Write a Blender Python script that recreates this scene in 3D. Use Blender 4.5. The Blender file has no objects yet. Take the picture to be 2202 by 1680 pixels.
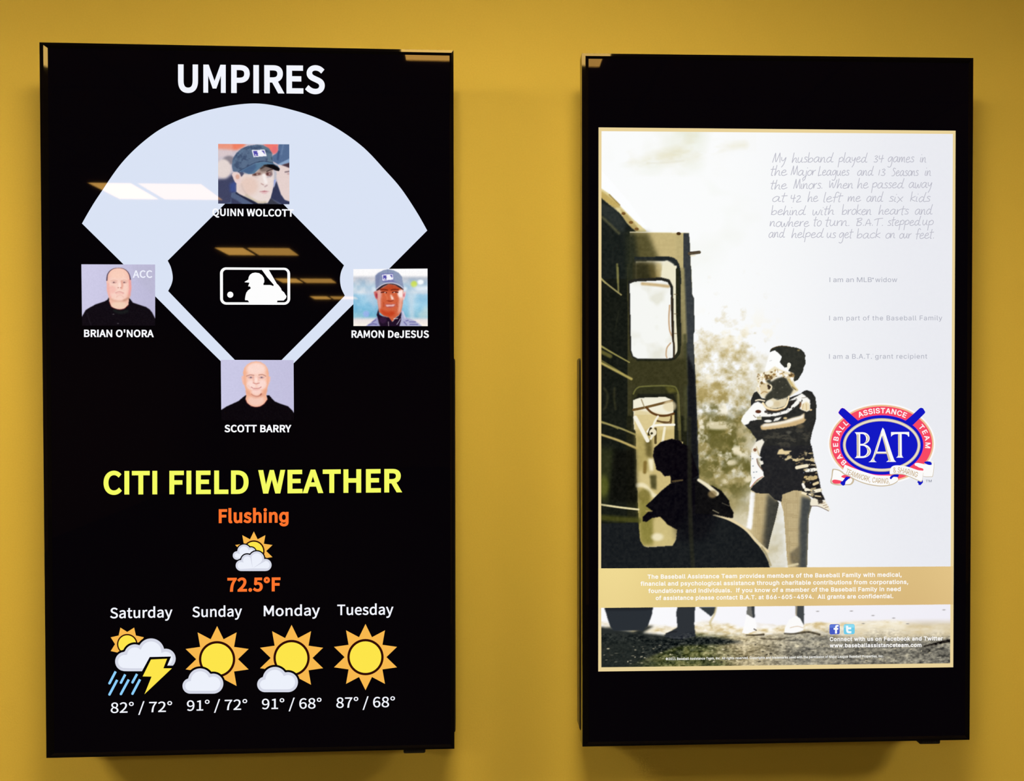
import bpy, math
import numpy as np
from mathutils import Matrix, Vector

# ------------------------------------------------------------------ camera, exposure, world
C = bpy.context.scene.collection
SC = bpy.context.scene
WALL_GAP = 0.11                     # display front to wall, metres
CAM_Z = 1.55
CAM_POS = np.array([0.0, -(WALL_GAP + 1.52), CAM_Z])
YAW, PITCH, ROLL, FOCAL_PX = 0.0449, -0.0158, -0.0011, 1856.0

def camera_axes(yaw, pitch, roll):
    fwd = np.array([math.sin(yaw)*math.cos(pitch), math.cos(yaw)*math.cos(pitch), math.sin(pitch)])
    right = np.array([math.cos(yaw), -math.sin(yaw), 0.0])
    up = np.cross(right, fwd)
    return (math.cos(roll)*right + math.sin(roll)*up, -math.sin(roll)*right + math.cos(roll)*up, fwd)

CAM_R, CAM_U, CAM_F = camera_axes(YAW, PITCH, ROLL)
cam_data = bpy.data.cameras.new('camera')
cam_data.sensor_fit = 'HORIZONTAL'
cam_data.sensor_width = 36.0
cam_data.lens = 36.0*FOCAL_PX/2202.0
cam_data.clip_start = 0.02
cam = bpy.data.objects.new('camera', cam_data)
C.objects.link(cam)
cam.matrix_world = Matrix([[CAM_R[i], CAM_U[i], -CAM_F[i], CAM_POS[i]] for i in range(3)] + [[0, 0, 0, 1]])
SC.camera = cam

SC.view_settings.view_transform = 'Standard'
SC.view_settings.look = 'None'
SC.view_settings.exposure = 0.0
SC.view_settings.gamma = 1.0
SC.view_settings.use_curve_mapping = False
world = bpy.data.worlds.new('world')
SC.world = world
world.use_nodes = True
world.node_tree.nodes['Background'].inputs[0].default_value = (1.0, 0.8, 0.5, 1)
world.node_tree.nodes['Background'].inputs[1].default_value = 0.0

LAMP_COLOUR = (1.0, 0.86, 0.60)
LAMP_STRENGTH = 94.0
GLASS_SPEC = 0.10                   # anti-glare coated screen glass
GLASS_TINT = (1.0, 0.60, 0.17, 1)
GLASS_ROUGH = 0.02

# ------------------------------------------------------------------ materials
def lin(c):
    c = np.asarray(c, float)/255.0
    return np.where(c <= 0.04045, c/12.92, ((c + 0.055)/1.055)**2.4)

def new_mat(name):
    m = bpy.data.materials.new(name)
    m.use_nodes = True
    return m, m.node_tree, m.node_tree.nodes['Principled BSDF']

def plain(name, srgb, rough=0.5, spec=0.5):
    m, nt, b = new_mat(name)
    b.inputs['Base Color'].default_value = (*lin(srgb), 1)
    b.inputs['Roughness'].default_value = rough
    b.inputs['Specular IOR Level'].default_value = spec
    return m

_lit = {}
def screen_mat(srgb):
    """A lit patch of the screen: emits its own colour behind coated glass."""
    key = tuple(int(round(v)) for v in srgb)
    if key in _lit:
        return _lit[key]
    m, nt, b = new_mat('screen_colour_%d_%d_%d' % key)
    b.inputs['Base Color'].default_value = (0.0, 0.0, 0.0, 1)
    b.inputs['Roughness'].default_value = GLASS_ROUGH
    b.inputs['Specular IOR Level'].default_value = GLASS_SPEC
    b.inputs['Specular Tint'].default_value = GLASS_TINT
    b.inputs['Emission Color'].default_value = (*lin(key), 1)
    b.inputs['Emission Strength'].default_value = 1.0
    _lit[key] = m
    return m

def picture_mat():
    m, nt, b = new_mat('screen_picture')
    b.inputs['Base Color'].default_value = (0, 0, 0, 1)
    b.inputs['Roughness'].default_value = GLASS_ROUGH
    b.inputs['Specular IOR Level'].default_value = GLASS_SPEC
    b.inputs['Specular Tint'].default_value = GLASS_TINT
    a = nt.nodes.new('ShaderNodeAttribute')
    a.attribute_name = 'picture'
    nt.links.new(a.outputs['Color'], b.inputs['Emission Color'])
    b.inputs['Emission Strength'].default_value = 1.0
    return m
PICTURE = picture_mat()

def wall_paint(name, srgb, var=0.05, bump=0.06):
    m, nt, b = new_mat(name)
    tc = nt.nodes.new('ShaderNodeTexCoord')
    n = nt.nodes.new('ShaderNodeTexNoise')
    n.inputs['Scale'].default_value = 320.0
    n.inputs['Detail'].default_value = 3.0
    nt.links.new(tc.outputs['Object'], n.inputs['Vector'])
    mix = nt.nodes.new('ShaderNodeMix')
    mix.data_type = 'RGBA'
    c = lin(srgb)
    mix.inputs['A'].default_value = (*(c*(1 - var)), 1)
    mix.inputs['B'].default_value = (*np.minimum(c*(1 + var), 1), 1)
    nt.links.new(n.outputs['Fac'], mix.inputs['Factor'])
    nt.links.new(mix.outputs['Result'], b.inputs['Base Color'])
    bp = nt.nodes.new('ShaderNodeBump')
    bp.inputs['Strength'].default_value = bump
    bp.inputs['Distance'].default_value = 0.002
    nt.links.new(n.outputs['Fac'], bp.inputs['Height'])
    nt.links.new(bp.outputs['Normal'], b.inputs['Normal'])
    b.inputs['Roughness'].default_value = 0.75
    b.inputs['Specular IOR Level'].default_value = 0.25
    return m

def tile_mat(name, srgb, line, cell):
    m, nt, b = new_mat(name)
    tc = nt.nodes.new('ShaderNodeTexCoord')
    br = nt.nodes.new('ShaderNodeTexBrick')
    br.offset = 0.0
    br.inputs['Scale'].default_value = 1.0
    br.inputs['Brick Width'].default_value = cell
    br.inputs['Row Height'].default_value = cell
    br.inputs['Mortar Size'].default_value = 0.012
    br.inputs['Color1'].default_value = (*lin(srgb), 1)
    br.inputs['Color2'].default_value = (*(lin(srgb)*0.97), 1)
    br.inputs['Mortar'].default_value = (*lin(line), 1)
    nt.links.new(tc.outputs['Object'], br.inputs['Vector'])
    nt.links.new(br.outputs['Color'], b.inputs['Base Color'])
    b.inputs['Roughness'].default_value = 0.9
    return m

M_WALL = wall_paint('yellow_wall_paint', (222, 188, 73))
M_SIDE = wall_paint('side_wall_paint', (140, 118, 78))
M_CEIL = tile_mat('ceiling_tile', (200, 195, 180), (150, 148, 140), 0.61)
M_FLOOR = wall_paint('carpet_charcoal', (42, 38, 34), 0.2, 0.3)
M_RIM = plain('gloss_black_plastic', (9, 7, 8), 0.03, 0.17)
M_RIM.node_tree.nodes['Principled BSDF'].inputs['Specular Tint'].default_value = (1.0, 0.72, 0.26, 1)
M_BODY = plain('satin_black_plastic', (16, 12, 10), 0.38, 0.5)
M_STEEL = plain('black_steel', (28, 26, 24), 0.45, 0.5)
M_PANEL = screen_mat((5, 3, 6))
M_TROFFER = plain('white_enamel', (225, 222, 212), 0.4)
def lamp_mat(name, k):
    m, nt, b = new_mat(name)
    b.inputs['Base Color'].default_value = (0.6, 0.6, 0.55, 1)
    b.inputs['Emission Color'].default_value = (*LAMP_COLOUR, 1)
    b.inputs['Emission Strength'].default_value = LAMP_STRENGTH*k
    return m
_lamps = {}
def lamp(k):
    if k not in _lamps: _lamps[k] = lamp_mat('lamp_diffuser', k)
    return _lamps[k]

# ------------------------------------------------------------------ mesh helpers
def link_mesh(name, verts, faces, mats, parent=None, idx=None, smooth=False):
    me = bpy.data.meshes.new(name)
    v = np.asarray(verts, dtype=np.float32).reshape(-1, 3)
    sizes = np.array([len(f) for f in faces], dtype=np.int32) if isinstance(faces, list) else np.full(len(faces), faces.shape[1], np.int32)
    flat = np.concatenate([np.asarray(f, np.int32) for f in faces]) if isinstance(faces, list) else faces.astype(np.int32).ravel()
    me.vertices.add(len(v)); me.vertices.foreach_set('co', v.ravel())
    me.loops.add(len(flat)); me.loops.foreach_set('vertex_index', flat)
    me.polygons.add(len(sizes))
    me.polygons.foreach_set('loop_start', np.concatenate([[0], np.cumsum(sizes)[:-1]]).astype(np.int32))
    if idx is not None:
        me.polygons.foreach_set('material_index', np.asarray(idx, np.int32))
    me.polygons.foreach_set('use_smooth', np.full(len(sizes), smooth, bool))
    me.update(calc_edges=True)
    for m in (mats if isinstance(mats, (list, tuple)) else [mats]):
        me.materials.append(m)
    o = bpy.data.objects.new(name, me)
    C.objects.link(o)
    if parent is not None:
        o.parent = parent
    return o

class Solid:
    """collects boxes and prisms into one mesh"""
    def __init__(s): s.v, s.f = [], []
    def add(s, v, f):
        k = len(s.v); s.v += [tuple(p) for p in v]; s.f += [tuple(i + k for i in q) for q in f]
    def box(s, x0, x1, y0, y1, z0, z1, ch=0.0):
        if ch <= 0:
            s.add([(x0, y0, z0), (x1, y0, z0), (x1, y1, z0), (x0, y1, z0), (x0, y0, z1), (x1, y0, z1), (x1, y1, z1), (x0, y1, z1)],
                  [(0, 3, 2, 1), (4, 5, 6, 7), (0, 1, 5, 4), (1, 2, 6, 5), (2, 3, 7, 6), (3, 0, 4, 7)])
        else:   # rounded in the x-z plane, chamfered at the front
            n = 4
            def ring(c, y):
                pts = []
                for cx, cz, a0 in ((x1 - ch, z1 - ch, 0), (x0 + ch, z1 - ch, 90), (x0 + ch, z0 + ch, 180), (x1 - ch, z0 + ch, 270)):
                    for i in range(n + 1):
                        a = math.radians(a0 + 90*i/n)
                        pts.append((cx + (ch - c)*math.cos(a), y, cz + (ch - c)*math.sin(a)))
                return pts
            rings = [ring(ch*0.4, y0), ring(0, y0 + ch*0.4), ring(0, y1)]
            m = len(rings[0]); vs = [p for r in rings for p in r]
            fs = [tuple(range(m)), tuple(reversed(range(2*m, 3*m)))]
            for k in range(2):
                for i in range(m):
                    j = (i + 1) % m
                    fs.append((k*m + i, (k + 1)*m + i, (k + 1)*m + j, k*m + j))
            s.add(vs, fs)
    def build(s, name, mat, parent=None): return link_mesh(name, s.v, s.f, mat, parent)

def tag(o, label=None, cat=None, group=None, kind=None):
    if label: o['label'] = label
    if cat: o['category'] = cat
    if group: o['group'] = group
    if kind: o['kind'] = kind
    return o

def empty(name, loc):
    o = bpy.data.objects.new(name, None)
    o.empty_display_size = 0.1
    C.objects.link(o)
    o.location = loc
    return o

# ------------------------------------------------------------------ the room
CEIL_Z = CAM_Z + 1.05
X0, X1, Y1 = -3.9, 4.2, -13.0
def slab(name, mat, label, cat, *b):
    s = Solid(); s.box(*b)
    return tag(s.build(name, mat), label, cat, kind='structure')
slab('wall_front', M_WALL, 'plain yellow painted wall behind the two black displays', 'wall', X0, X1, 0.0, 0.12, 0.0, CEIL_Z)
slab('wall_left', M_SIDE, 'side wall of the room out of frame on the left', 'wall', X0 - 0.12, X0, Y1, 0.12, 0.0, CEIL_Z)
slab('wall_right', M_SIDE, 'side wall of the room out of frame on the right', 'wall', X1, X1 + 0.12, Y1, 0.12, 0.0, CEIL_Z)
slab('wall_back', M_SIDE, 'far end wall of the room behind the camera', 'wall', X0 - 0.12, X1 + 0.12, Y1 - 0.12, Y1, 0.0, CEIL_Z)
slab('floor', M_FLOOR, 'charcoal carpeted floor below the displays', 'floor', X0 - 0.12, X1 + 0.12, Y1 - 0.12, 0.12, -0.12, 0.0)
slab('ceiling', M_CEIL, 'pale tiled ceiling holding the light panels', 'ceiling', X0 - 0.12, X1 + 0.12, Y1 - 0.12, 0.12, CEIL_Z, CEIL_Z + 0.12)

# ------------------------------------------------------------------ ceiling lights
def ceiling_light(x, y, label, k=1.0):
    """a two-panel troffer in the ceiling grid; its panels are what lights the wall and glints in the screens"""
    t = empty('ceiling_light', (x, y, CEIL_Z))
    tag(t, label, 'ceiling light', 'ceiling light panels')
    s = Solid()
    w, d = 0.315, 0.235
    s.box(-w, w, -d, -d + 0.015, -0.012, -0.0005); s.box(-w, w, d - 0.015, d, -0.012, -0.0005)
    s.box(-w, -w + 0.015, -d + 0.015, d - 0.015, -0.012, -0.0005); s.box(w - 0.015, w, -d + 0.015, d - 0.015, -0.012, -0.0005)
    s.box(-0.072, -0.040, -d + 0.015, d - 0.015, -0.012, -0.0005)
    s.build('frame', M_TROFFER, t)
    a = Solid(); a.box(-w + 0.015, -0.072, -d + 0.015, d - 0.015, -0.008, -0.001); a.build('diffuser', lamp(k), t)
    b = Solid(); b.box(-0.040, w - 0.015, -d + 0.015, d - 0.015, -0.008, -0.001); b.build('diffuser', lamp(0.78*k), t)
    return t
COLS = ((-1.73, 'left of the displays'), (0.10, 'midway between the displays'), (2.75, 'right of the displays'))
ROWS = ((-1.24, 'nearest the yellow wall'), (-3.60, 'second from the yellow wall'), (-6.00, 'third from the yellow wall'), (-8.28, 'fourth from the yellow wall'), (-10.43, 'farthest from the yellow wall'))
for j, (ly, where) in enumerate(ROWS):
    for i, (lx, side) in enumerate(COLS):
        if j >= 1 and i > 0:
            continue
        # panel strengths set to balance the light across the wall
        k = (0.70, 0.56, 0.90)[i] if j == 0 else 0.58
        ceiling_light(lx - (0.2 if i == 0 and j == 0 else 0), ly - (0.45 if i == 2 else 0), 'recessed ceiling light panel in the row %s, %s' % (where, side), k)

# ------------------------------------------------------------------ the two displays
DW, DH = 0.705, 1.231
RIM_L, RIM_R, RIM_T, RIM_B = 0.0127, 0.0074, 0.0088, 0.0076
GLASS_Y = 0.0030

class Display:
    """a portrait display on a wall bracket; local x right, y into the wall, z up from the bottom edge"""
    def __init__(s, cx, cy, cz, roll, tilt, yaw, label):
        ex = np.array([1.0, yaw, roll]); ex /= np.linalg.norm(ex)
        ez = np.array([-roll, tilt, 1.0]); ez -= ex*(ez @ ex); ez /= np.linalg.norm(ez)
        ey = np.cross(ez, ex)
        base = np.array([cx, cy, cz]) - ez*DH/2
        s.M = np.array([ex, ey, ez]).T
        s.base = base
        s.root = empty('digital_display', (0, 0, 0))
        s.root.matrix_world = Matrix([[s.M[i, 0], s.M[i, 1], s.M[i, 2], base[i]] for i in range(3)] + [[0, 0, 0, 1]])
        tag(s.root, label, 'display', 'portrait displays on the yellow wall')
        s.body()
    def at(s, px, py, lvl=0):
        """a measured layout point -> local point on the screen face (lvl stacks the layers a hair apart)"""
        px = np.asarray(px, float); py = np.asarray(py, float)
        d = CAM_F + ((px - 1101.0)/FOCAL_PX)[..., None]*CAM_R + ((840.0 - py)/FOCAL_PX)[..., None]*CAM_U
        o = s.M.T @ (CAM_POS - s.base)
        d = d @ s.M
        t = (GLASS_Y - o[1])/d[..., 1]
        p = o + d*t[..., None]
        p[..., 1] = GLASS_Y - 0.00004 - lvl*0.00012
        return p
    def body(s):
        w = DW/2
        # bezel: nested rectangles (inset left, right, top, bottom, depth)
        def rect(k, y):   # k 0 outer .. 1 glass edge
            return [(-w + RIM_L*k, y, RIM_B*k), (w - RIM_R*k, y, RIM_B*k), (w - RIM_R*k, y, DH - RIM_T*k), (-w + RIM_L*k, y, DH - RIM_T*k)]
        def rect_in(a, y):
            return [(-w + a, y, a), (w - a, y, a), (w - a, y, DH - a), (-w + a, y, DH - a)]
        rings = [rect_in(0.004, 0.030), rect(0, 0.029), rect(0, 0.00012), rect(0.50, 0.0), rect(1.0, GLASS_Y + 0.0006)]
        v = [p for r in rings for p in r]; f = []
        for k in range(len(rings) - 1):
            for i in range(4):
                j = (i + 1) % 4
                f.append((k*4 + i, k*4 + j, (k + 1)*4 + j, (k + 1)*4 + i))
        f.append((3, 2, 1, 0))
        link_mesh('bezel', v, f, M_RIM, s.root)
        # rear housing: shallow upper shell, deeper electronics bay below
        h = Solid()
        h.box(-w + 0.05, w - 0.05, 0.030, 0.047, 0.05, DH - 0.05)
        h.build('rear_shell', M_BODY, s.root)
        e = Solid()
        e.box(-w - 0.0015, w + 0.0015, 0.030, 0.068, 0.014, 0.695, 0.006)
        for k in range(12):
            e.box(-w + 0.08 + k*0.045, -w + 0.10 + k*0.045, 0.068, 0.0695, 0.10, 0.16)
        e.build('electronics_housing', M_BODY, s.root)
        b = Solid()
        for xx in (-0.2, 0.2):
            b.box(xx - 0.02, xx + 0.02, 0.0695, 0.088, 0.25, 0.62)
            b.box(xx - 0.02, xx + 0.02, 0.047, 0.088, 0.70, 0.95)
        b.box(-0.30, 0.30, 0.088, 0.1055, 0.55, 0.60); b.box(-0.30, 0.30, 0.088, 0.1055, 0.80, 0.85)
        b.build('wall_bracket', M_STEEL, s.root)
        tb = Solid()
        tb.box(0.262, 0.301, 0.004, 0.022, -0.0085, 0.004, 0.003)
        t = tb.build('sensor_tab', M_BODY, s.root)
        g = Solid()
        for k in range(9):
            g.box(0.267 + k*0.0034, 0.269 + k*0.0034, 0.0034, 0.0042, -0.0060, -0.0025)
        g.build('grille_slot', M_STEEL, t)
        v = [(-w + RIM_L - 0.0004, GLASS_Y, RIM_B - 0.0004), (w - RIM_R + 0.0004, GLASS_Y, RIM_B - 0.0004), (w - RIM_R + 0.0004, GLASS_Y, DH - RIM_T + 0.0004), (-w + RIM_L - 0.0004, GLASS_Y, DH - RIM_T + 0.0004)]
        s.screen = link_mesh('screen', v, [(0, 1, 2, 3)], M_PANEL, s.root)

LEFT = Display(-0.3864, -WALL_GAP, CAM_Z - 0.0439, -0.0008, -0.0017, 0.0070,
               'black portrait display showing the UMPIRES diamond and weather forecast')
RIGHT = Display(0.5455, -WALL_GAP + 0.0008, CAM_Z - 0.0444, 0.0008, 0.0017, -0.0084,
                'black portrait display showing a sepia poster of a bus and a woman holding a child')

# ------------------------------------------------------------------ flat artwork on the screens
def fill(contours, offset=0.0):
    """triangulate closed outlines (holes allowed) -> 2-D points, triangles"""
    cu = bpy.data.curves.new('outline', 'CURVE')
    cu.dimensions = '2D'; cu.fill_mode = 'BOTH'; cu.offset = offset
    for c in contours:
        sp = cu.splines.new('POLY')
        sp.points.add(len(c) - 1)
        a = np.zeros((len(c), 4), np.float32); a[:, :2] = c; a[:, 3] = 1
        sp.points.foreach_set('co', a.ravel()); sp.use_cyclic_u = True
    ob = bpy.data.objects.new('outline', cu)
    C.objects.link(ob)
    me = ob.to_mesh()
    v = np.zeros(len(me.vertices)*3, np.float32); me.vertices.foreach_get('co', v)
    me.calc_loop_triangles()
    t = np.zeros(len(me.loop_triangles)*3, np.int32); me.loop_triangles.foreach_get('vertices', t)
    ob.to_mesh_clear()
    bpy.data.objects.remove(ob); bpy.data.curves.remove(cu)
    v = v.reshape(-1, 3)[:, :2].astype(float); t = t.reshape(-1, 3)
    if len(t):
        a, b, c = v[t[:, 0]], v[t[:, 1]], v[t[:, 2]]
        ar = (b[:, 0] - a[:, 0])*(c[:, 1] - a[:, 1]) - (b[:, 1] - a[:, 1])*(c[:, 0] - a[:, 0])
        t[ar < 0] = t[ar < 0][:, ::-1]
    return v, t

FR = dict(N=(0, 0, 1.0), A=(1280, 265, 4.94), CC=(1280, 580, 4.94), D=(1280, 900, 4.94), E=(1560, 720, 6.46), F=(1560, 960, 6.0),
          G=(1760, 850, 7.34), L=(1280, 1205, 5.505), M=(1660, 1205, 5.505), H=(1580, 730, 9.88), Q=(455, 300, 9.335),
          B=(165, 560, 9.333), R=(750, 565, 9.333), S=(465, 765, 9.333), K=(460, 560, 12.233), W1=(220, 1280, 6.2235),
          W2=(540, 1280, 6.2235), W0=(480, 1130, 10.5), HW=(1640, 310, 5.243))
def fr(frame, pts):
    x, y, k = FR[frame]
    return np.asarray(pts, float)/k + np.array([x, y])

def catmull(p, closed=True, n=5):
    p = np.asarray(p, float); m = len(p); out = []
    if not closed and m < 3:
        return p
    for i in range(m if closed else m - 1):
        if closed:
            a, b, c, d = p[i - 1], p[i], p[(i + 1) % m], p[(i + 2) % m]
        else:
            a, b, c, d = p[max(i - 1, 0)], p[i], p[i + 1], p[min(i + 2, m - 1)]
        for k in range(n):
            t = k/n
            out.append(0.5*(2*b + (c - a)*t + (2*a - 5*b + 4*c - d)*t*t + (3*b - a - 3*c + d)*t**3))
    if not closed:
        out.append(p[-1])
    return np.array(out)

def circle(cx, cy, rx, ry=None, n=48, a0=0.0, a1=360.0):
    ry = rx if ry is None else ry
    a = np.radians(np.linspace(a0, a1, n, endpoint=(a1 - a0) < 359.9))
    return np.stack([cx + rx*np.cos(a), cy + ry*np.sin(a)], 1)

def ribbon_outline(p, w):
    """closed outline of a stroke of width w (w may vary)"""
    p = np.asarray(p, float)
    d = np.gradient(p, axis=0); d /= np.linalg.norm(d, axis=1)[:, None] + 1e-9
    n = np.stack([-d[:, 1], d[:, 0]], 1)
    w = np.broadcast_to(np.asarray(w, float), (len(p),))[:, None]/2
    return np.concatenate([p + n*w, (p - n*w)[::-1]])

class Art:
    """one flat mesh on a screen made of filled shapes in layout coordinates"""
    def __init__(s, disp, lvl=2): s.d, s.lvl, s.v, s.t, s.m, s.mats, s.n = disp, lvl, [], [], [], [], 0
    def _add(s, v, t, col, lvl):
        mt = screen_mat(col)
        if mt not in s.mats: s.mats.append(mt)
        s.v.append(s.d.at(v[:, 0], v[:, 1], s.lvl + lvl)); s.t.append(t + s.n); s.n += len(v)
        s.m.append(np.full(len(t), s.mats.index(mt)))
    def shape(s, contours, col, lvl=0, frame='N'):
        cs = [fr(frame, c)*np.array([1, -1]) for c in contours]
        v, t = fill(cs)
        s._add(v*np.array([1, -1]), t, col, lvl)
        return s
    def quadstrip(s, p, w, col, lvl=0):
        p = np.asarray(p, float); k = len(p)
        o = ribbon_outline(p, w)
        t = []
        for i in range(k - 1):
            a, b, c, d = i, i + 1, 2*k - 2 - i, 2*k - 1 - i
            t += [(a, b, c), (a, c, d)]
        s._add(o, np.array(t), col, lvl)
    def tris(s, v, t, col, lvl=0): s._add(np.asarray(v, float), np.asarray(t), col, lvl)
    def build(s, name):
        return link_mesh(name, np.concatenate(s.v), np.concatenate(s.t), s.mats, s.d.screen, np.concatenate(s.m))

def embolden(cs, k):
    """a margin of width k round every outline (mitred corners), to thicken a letter"""
    area = [np.sum(c[:, 0]*np.roll(c[:, 1], -1) - np.roll(c[:, 0], -1)*c[:, 1]) for c in cs]
    sg = 1.0 if area[int(np.argmax(np.abs(area)))] > 0 else -1.0
    V, T, n = [], [], 0
    for c in cs:
        m = len(c); i = np.arange(m); j = (i + 1) % m
        d = np.roll(c, -1, 0) - c; d /= np.linalg.norm(d, axis=1)[:, None]
        o = np.stack([d[:, 1], -d[:, 0]], 1)*sg; p = np.roll(o, 1, 0)
        dot = (o*p).sum(1)
        mit = np.where((dot > -0.6)[:, None], (o + p)/np.maximum(1 + dot, 0.4)[:, None], o)
        V.append(np.concatenate([c, c + o*k, np.roll(c, -1, 0) + o*k, c + mit*k]))
        T.append(np.concatenate([np.stack([i, j, 2*m + i], 1), np.stack([i, 2*m + i, m + i], 1)]) + n)
        cvx = (p[:, 0]*o[:, 1] - p[:, 1]*o[:, 0])*sg > 1e-4
        a = i[cvx]; b = (a - 1) % m
        T.append(np.concatenate([np.stack([a, 2*m + b, 3*m + a], 1), np.stack([a, 3*m + a, m + a], 1)]) + n)
        n += 4*m
    return np.concatenate(V), np.concatenate(T)

def fill_glyph(cs):
    """letters may be drawn as overlapping pieces: fill each piece with its own counters"""
    area = [np.sum(c[:, 0]*np.roll(c[:, 1], -1) - np.roll(c[:, 0], -1)*c[:, 1]) for c in cs]
    sg = np.sign(area[int(np.argmax(np.abs(area)))])
    outs = sorted([i for i in range(len(cs)) if area[i]*sg > 0], key=lambda i: abs(area[i]))
    grp = {i: [cs[i]] for i in outs}
    for i in range(len(cs)):
        if area[i]*sg > 0: continue
        x, y = cs[i].mean(0)
        for o in outs:
            c = cs[o]; d = np.roll(c, 1, 0)
            k = (c[:, 1] > y) != (d[:, 1] > y)
            xx = (d[k, 0] - c[k, 0])*(y - c[k, 1])/(d[k, 1] - c[k, 1]) + c[k, 0]
            if (x < xx).sum() % 2: grp[o].append(cs[i]); break
    V, T, n = [], [], 0
    for o in outs:
        v, t = fill(grp[o]); V.append(v); T.append(t + n); n += len(v)
    return np.concatenate(V), np.concatenate(T)

_glyph = {}
def glyph(font, ch, bold):
    key = (font, ch, bold)
    if key not in _glyph:
        if font == 'S' and ch == 'g': font = 'G'     # single-storey g
        adv, data = GLYPHS[font][ch]
        if font == 'S' and ch in 'MN' and bold:
            k = 88 + 1.5*720*bold          # stem of the plain heavy M and N
            if ch == 'M':
                adv, c = 790, [(0, 0), (k, 0), (k, 440), (330 - k*.38, 110), (330 + k*.38, 110), (660 - k, 440), (660 - k, 0), (660, 0), (660, 720), (645 - k, 720), (330, 325 - k*.15), (15 + k, 720), (0, 720)]
            else:
                adv, c = 720, [(0, 0), (k, 0), (k, 480), (590 - k*1.05, 0), (590, 0), (590, 720), (590 - k, 720), (590 - k, 245), (k*1.05, 720), (0, 720)]
            v, t = fill([np.array(c, float)/720 + np.array([.09, 0])])
        elif font == 'G' and ch == 'I':        # plain stroke, no crossbars
            adv = 250; w = 46 + bold*720
            v, t = fill([np.array([(125 - w, 0), (125 + w, 0), (125 + w, 720), (125 - w, 720)])/720.0])
        elif data:
            cs = [np.array([[float(q) for q in p.split(',')] for p in c.split(' ')]) for c in data.split('|')]
            cs = [c[np.linalg.norm(c - np.roll(c, 1, 0), axis=1) > 0.5]/720.0 for c in cs]
            v, t = fill_glyph(cs)
            if bold:
                v2, t2 = embolden(cs, bold)
                t = np.concatenate([t, t2 + len(v)]); v = np.concatenate([v, v2])
                v[:, 1] = (v[:, 1] + bold)/(1 + 2*bold)
        else:
            v, t = np.zeros((0, 2)), np.zeros((0, 3), int)
        _glyph[key] = (adv/720.0 + bold*0.9, v, t)
    return _glyph[key]

def text(art, s, x0, y0, x1, y1, cap, col, font='S', bold=0.0, track=0.0, lvl=0):
    """letters whose ink runs from (x0,y0) to (x1,y1) along the baseline, capitals `cap` tall"""
    pen, items = 0.0, []
    for ch in s:
        adv, v, t = glyph(font, ch, bold)
        if len(v): items.append((pen, v, t))
        pen += adv + track
    lo = items[0][0] + items[0][1][:, 0].min()
    hi = max(p + v[:, 0].max() for p, v, t in items)
    ax = np.array([x1 - x0, y1 - y0])/(hi - lo)
    ln = np.linalg.norm(ax)
    up = np.array([ax[1], -ax[0]])/ln*cap*0 + np.array([0.0, -cap])
    for p, v, t in items:
        q = np.array([x0, y0]) + (v[:, :1] + p - lo)*ax + v[:, 1:2]*up
        art.tris(q, t, col, lvl)
    return art

def text_on_arc(art, s, path, cap, col, font='G', bold=0.0, widen=1.0, lvl=0):
    """letters centred at even steps along a polyline path, upright to it"""
    path = np.asarray(path, float)
    seg = np.concatenate([[0], np.cumsum(np.linalg.norm(np.diff(path, axis=0), axis=1))])
    ws = [glyph(font, ch, bold)[0] for ch in s]
    cum = np.concatenate([[0], np.cumsum(ws)])
    for k, ch in enumerate(s):
        adv, v, t = glyph(font, ch, bold)
        if not len(v): continue
        dist = (cum[k] + cum[k + 1])/2/cum[-1]*seg[-1]
        e = 0.02*seg[-1]
        pos = np.array([np.interp(dist, seg, path[:, j]) for j in (0, 1)])
        tan = np.array([np.interp(min(dist + e, seg[-1]), seg, path[:, j]) - np.interp(max(dist - e, 0), seg, path[:, j]) for j in (0, 1)])
        tan /= np.linalg.norm(tan)
        up = np.array([tan[1], -tan[0]])
        q = pos + (v[:, :1] - (v[:, 0].min() + v[:, 0].max())/2)*tan*cap*widen + (v[:, 1:2] - 0.5)*up*cap
        art.tris(q, t, col, lvl)

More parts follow.
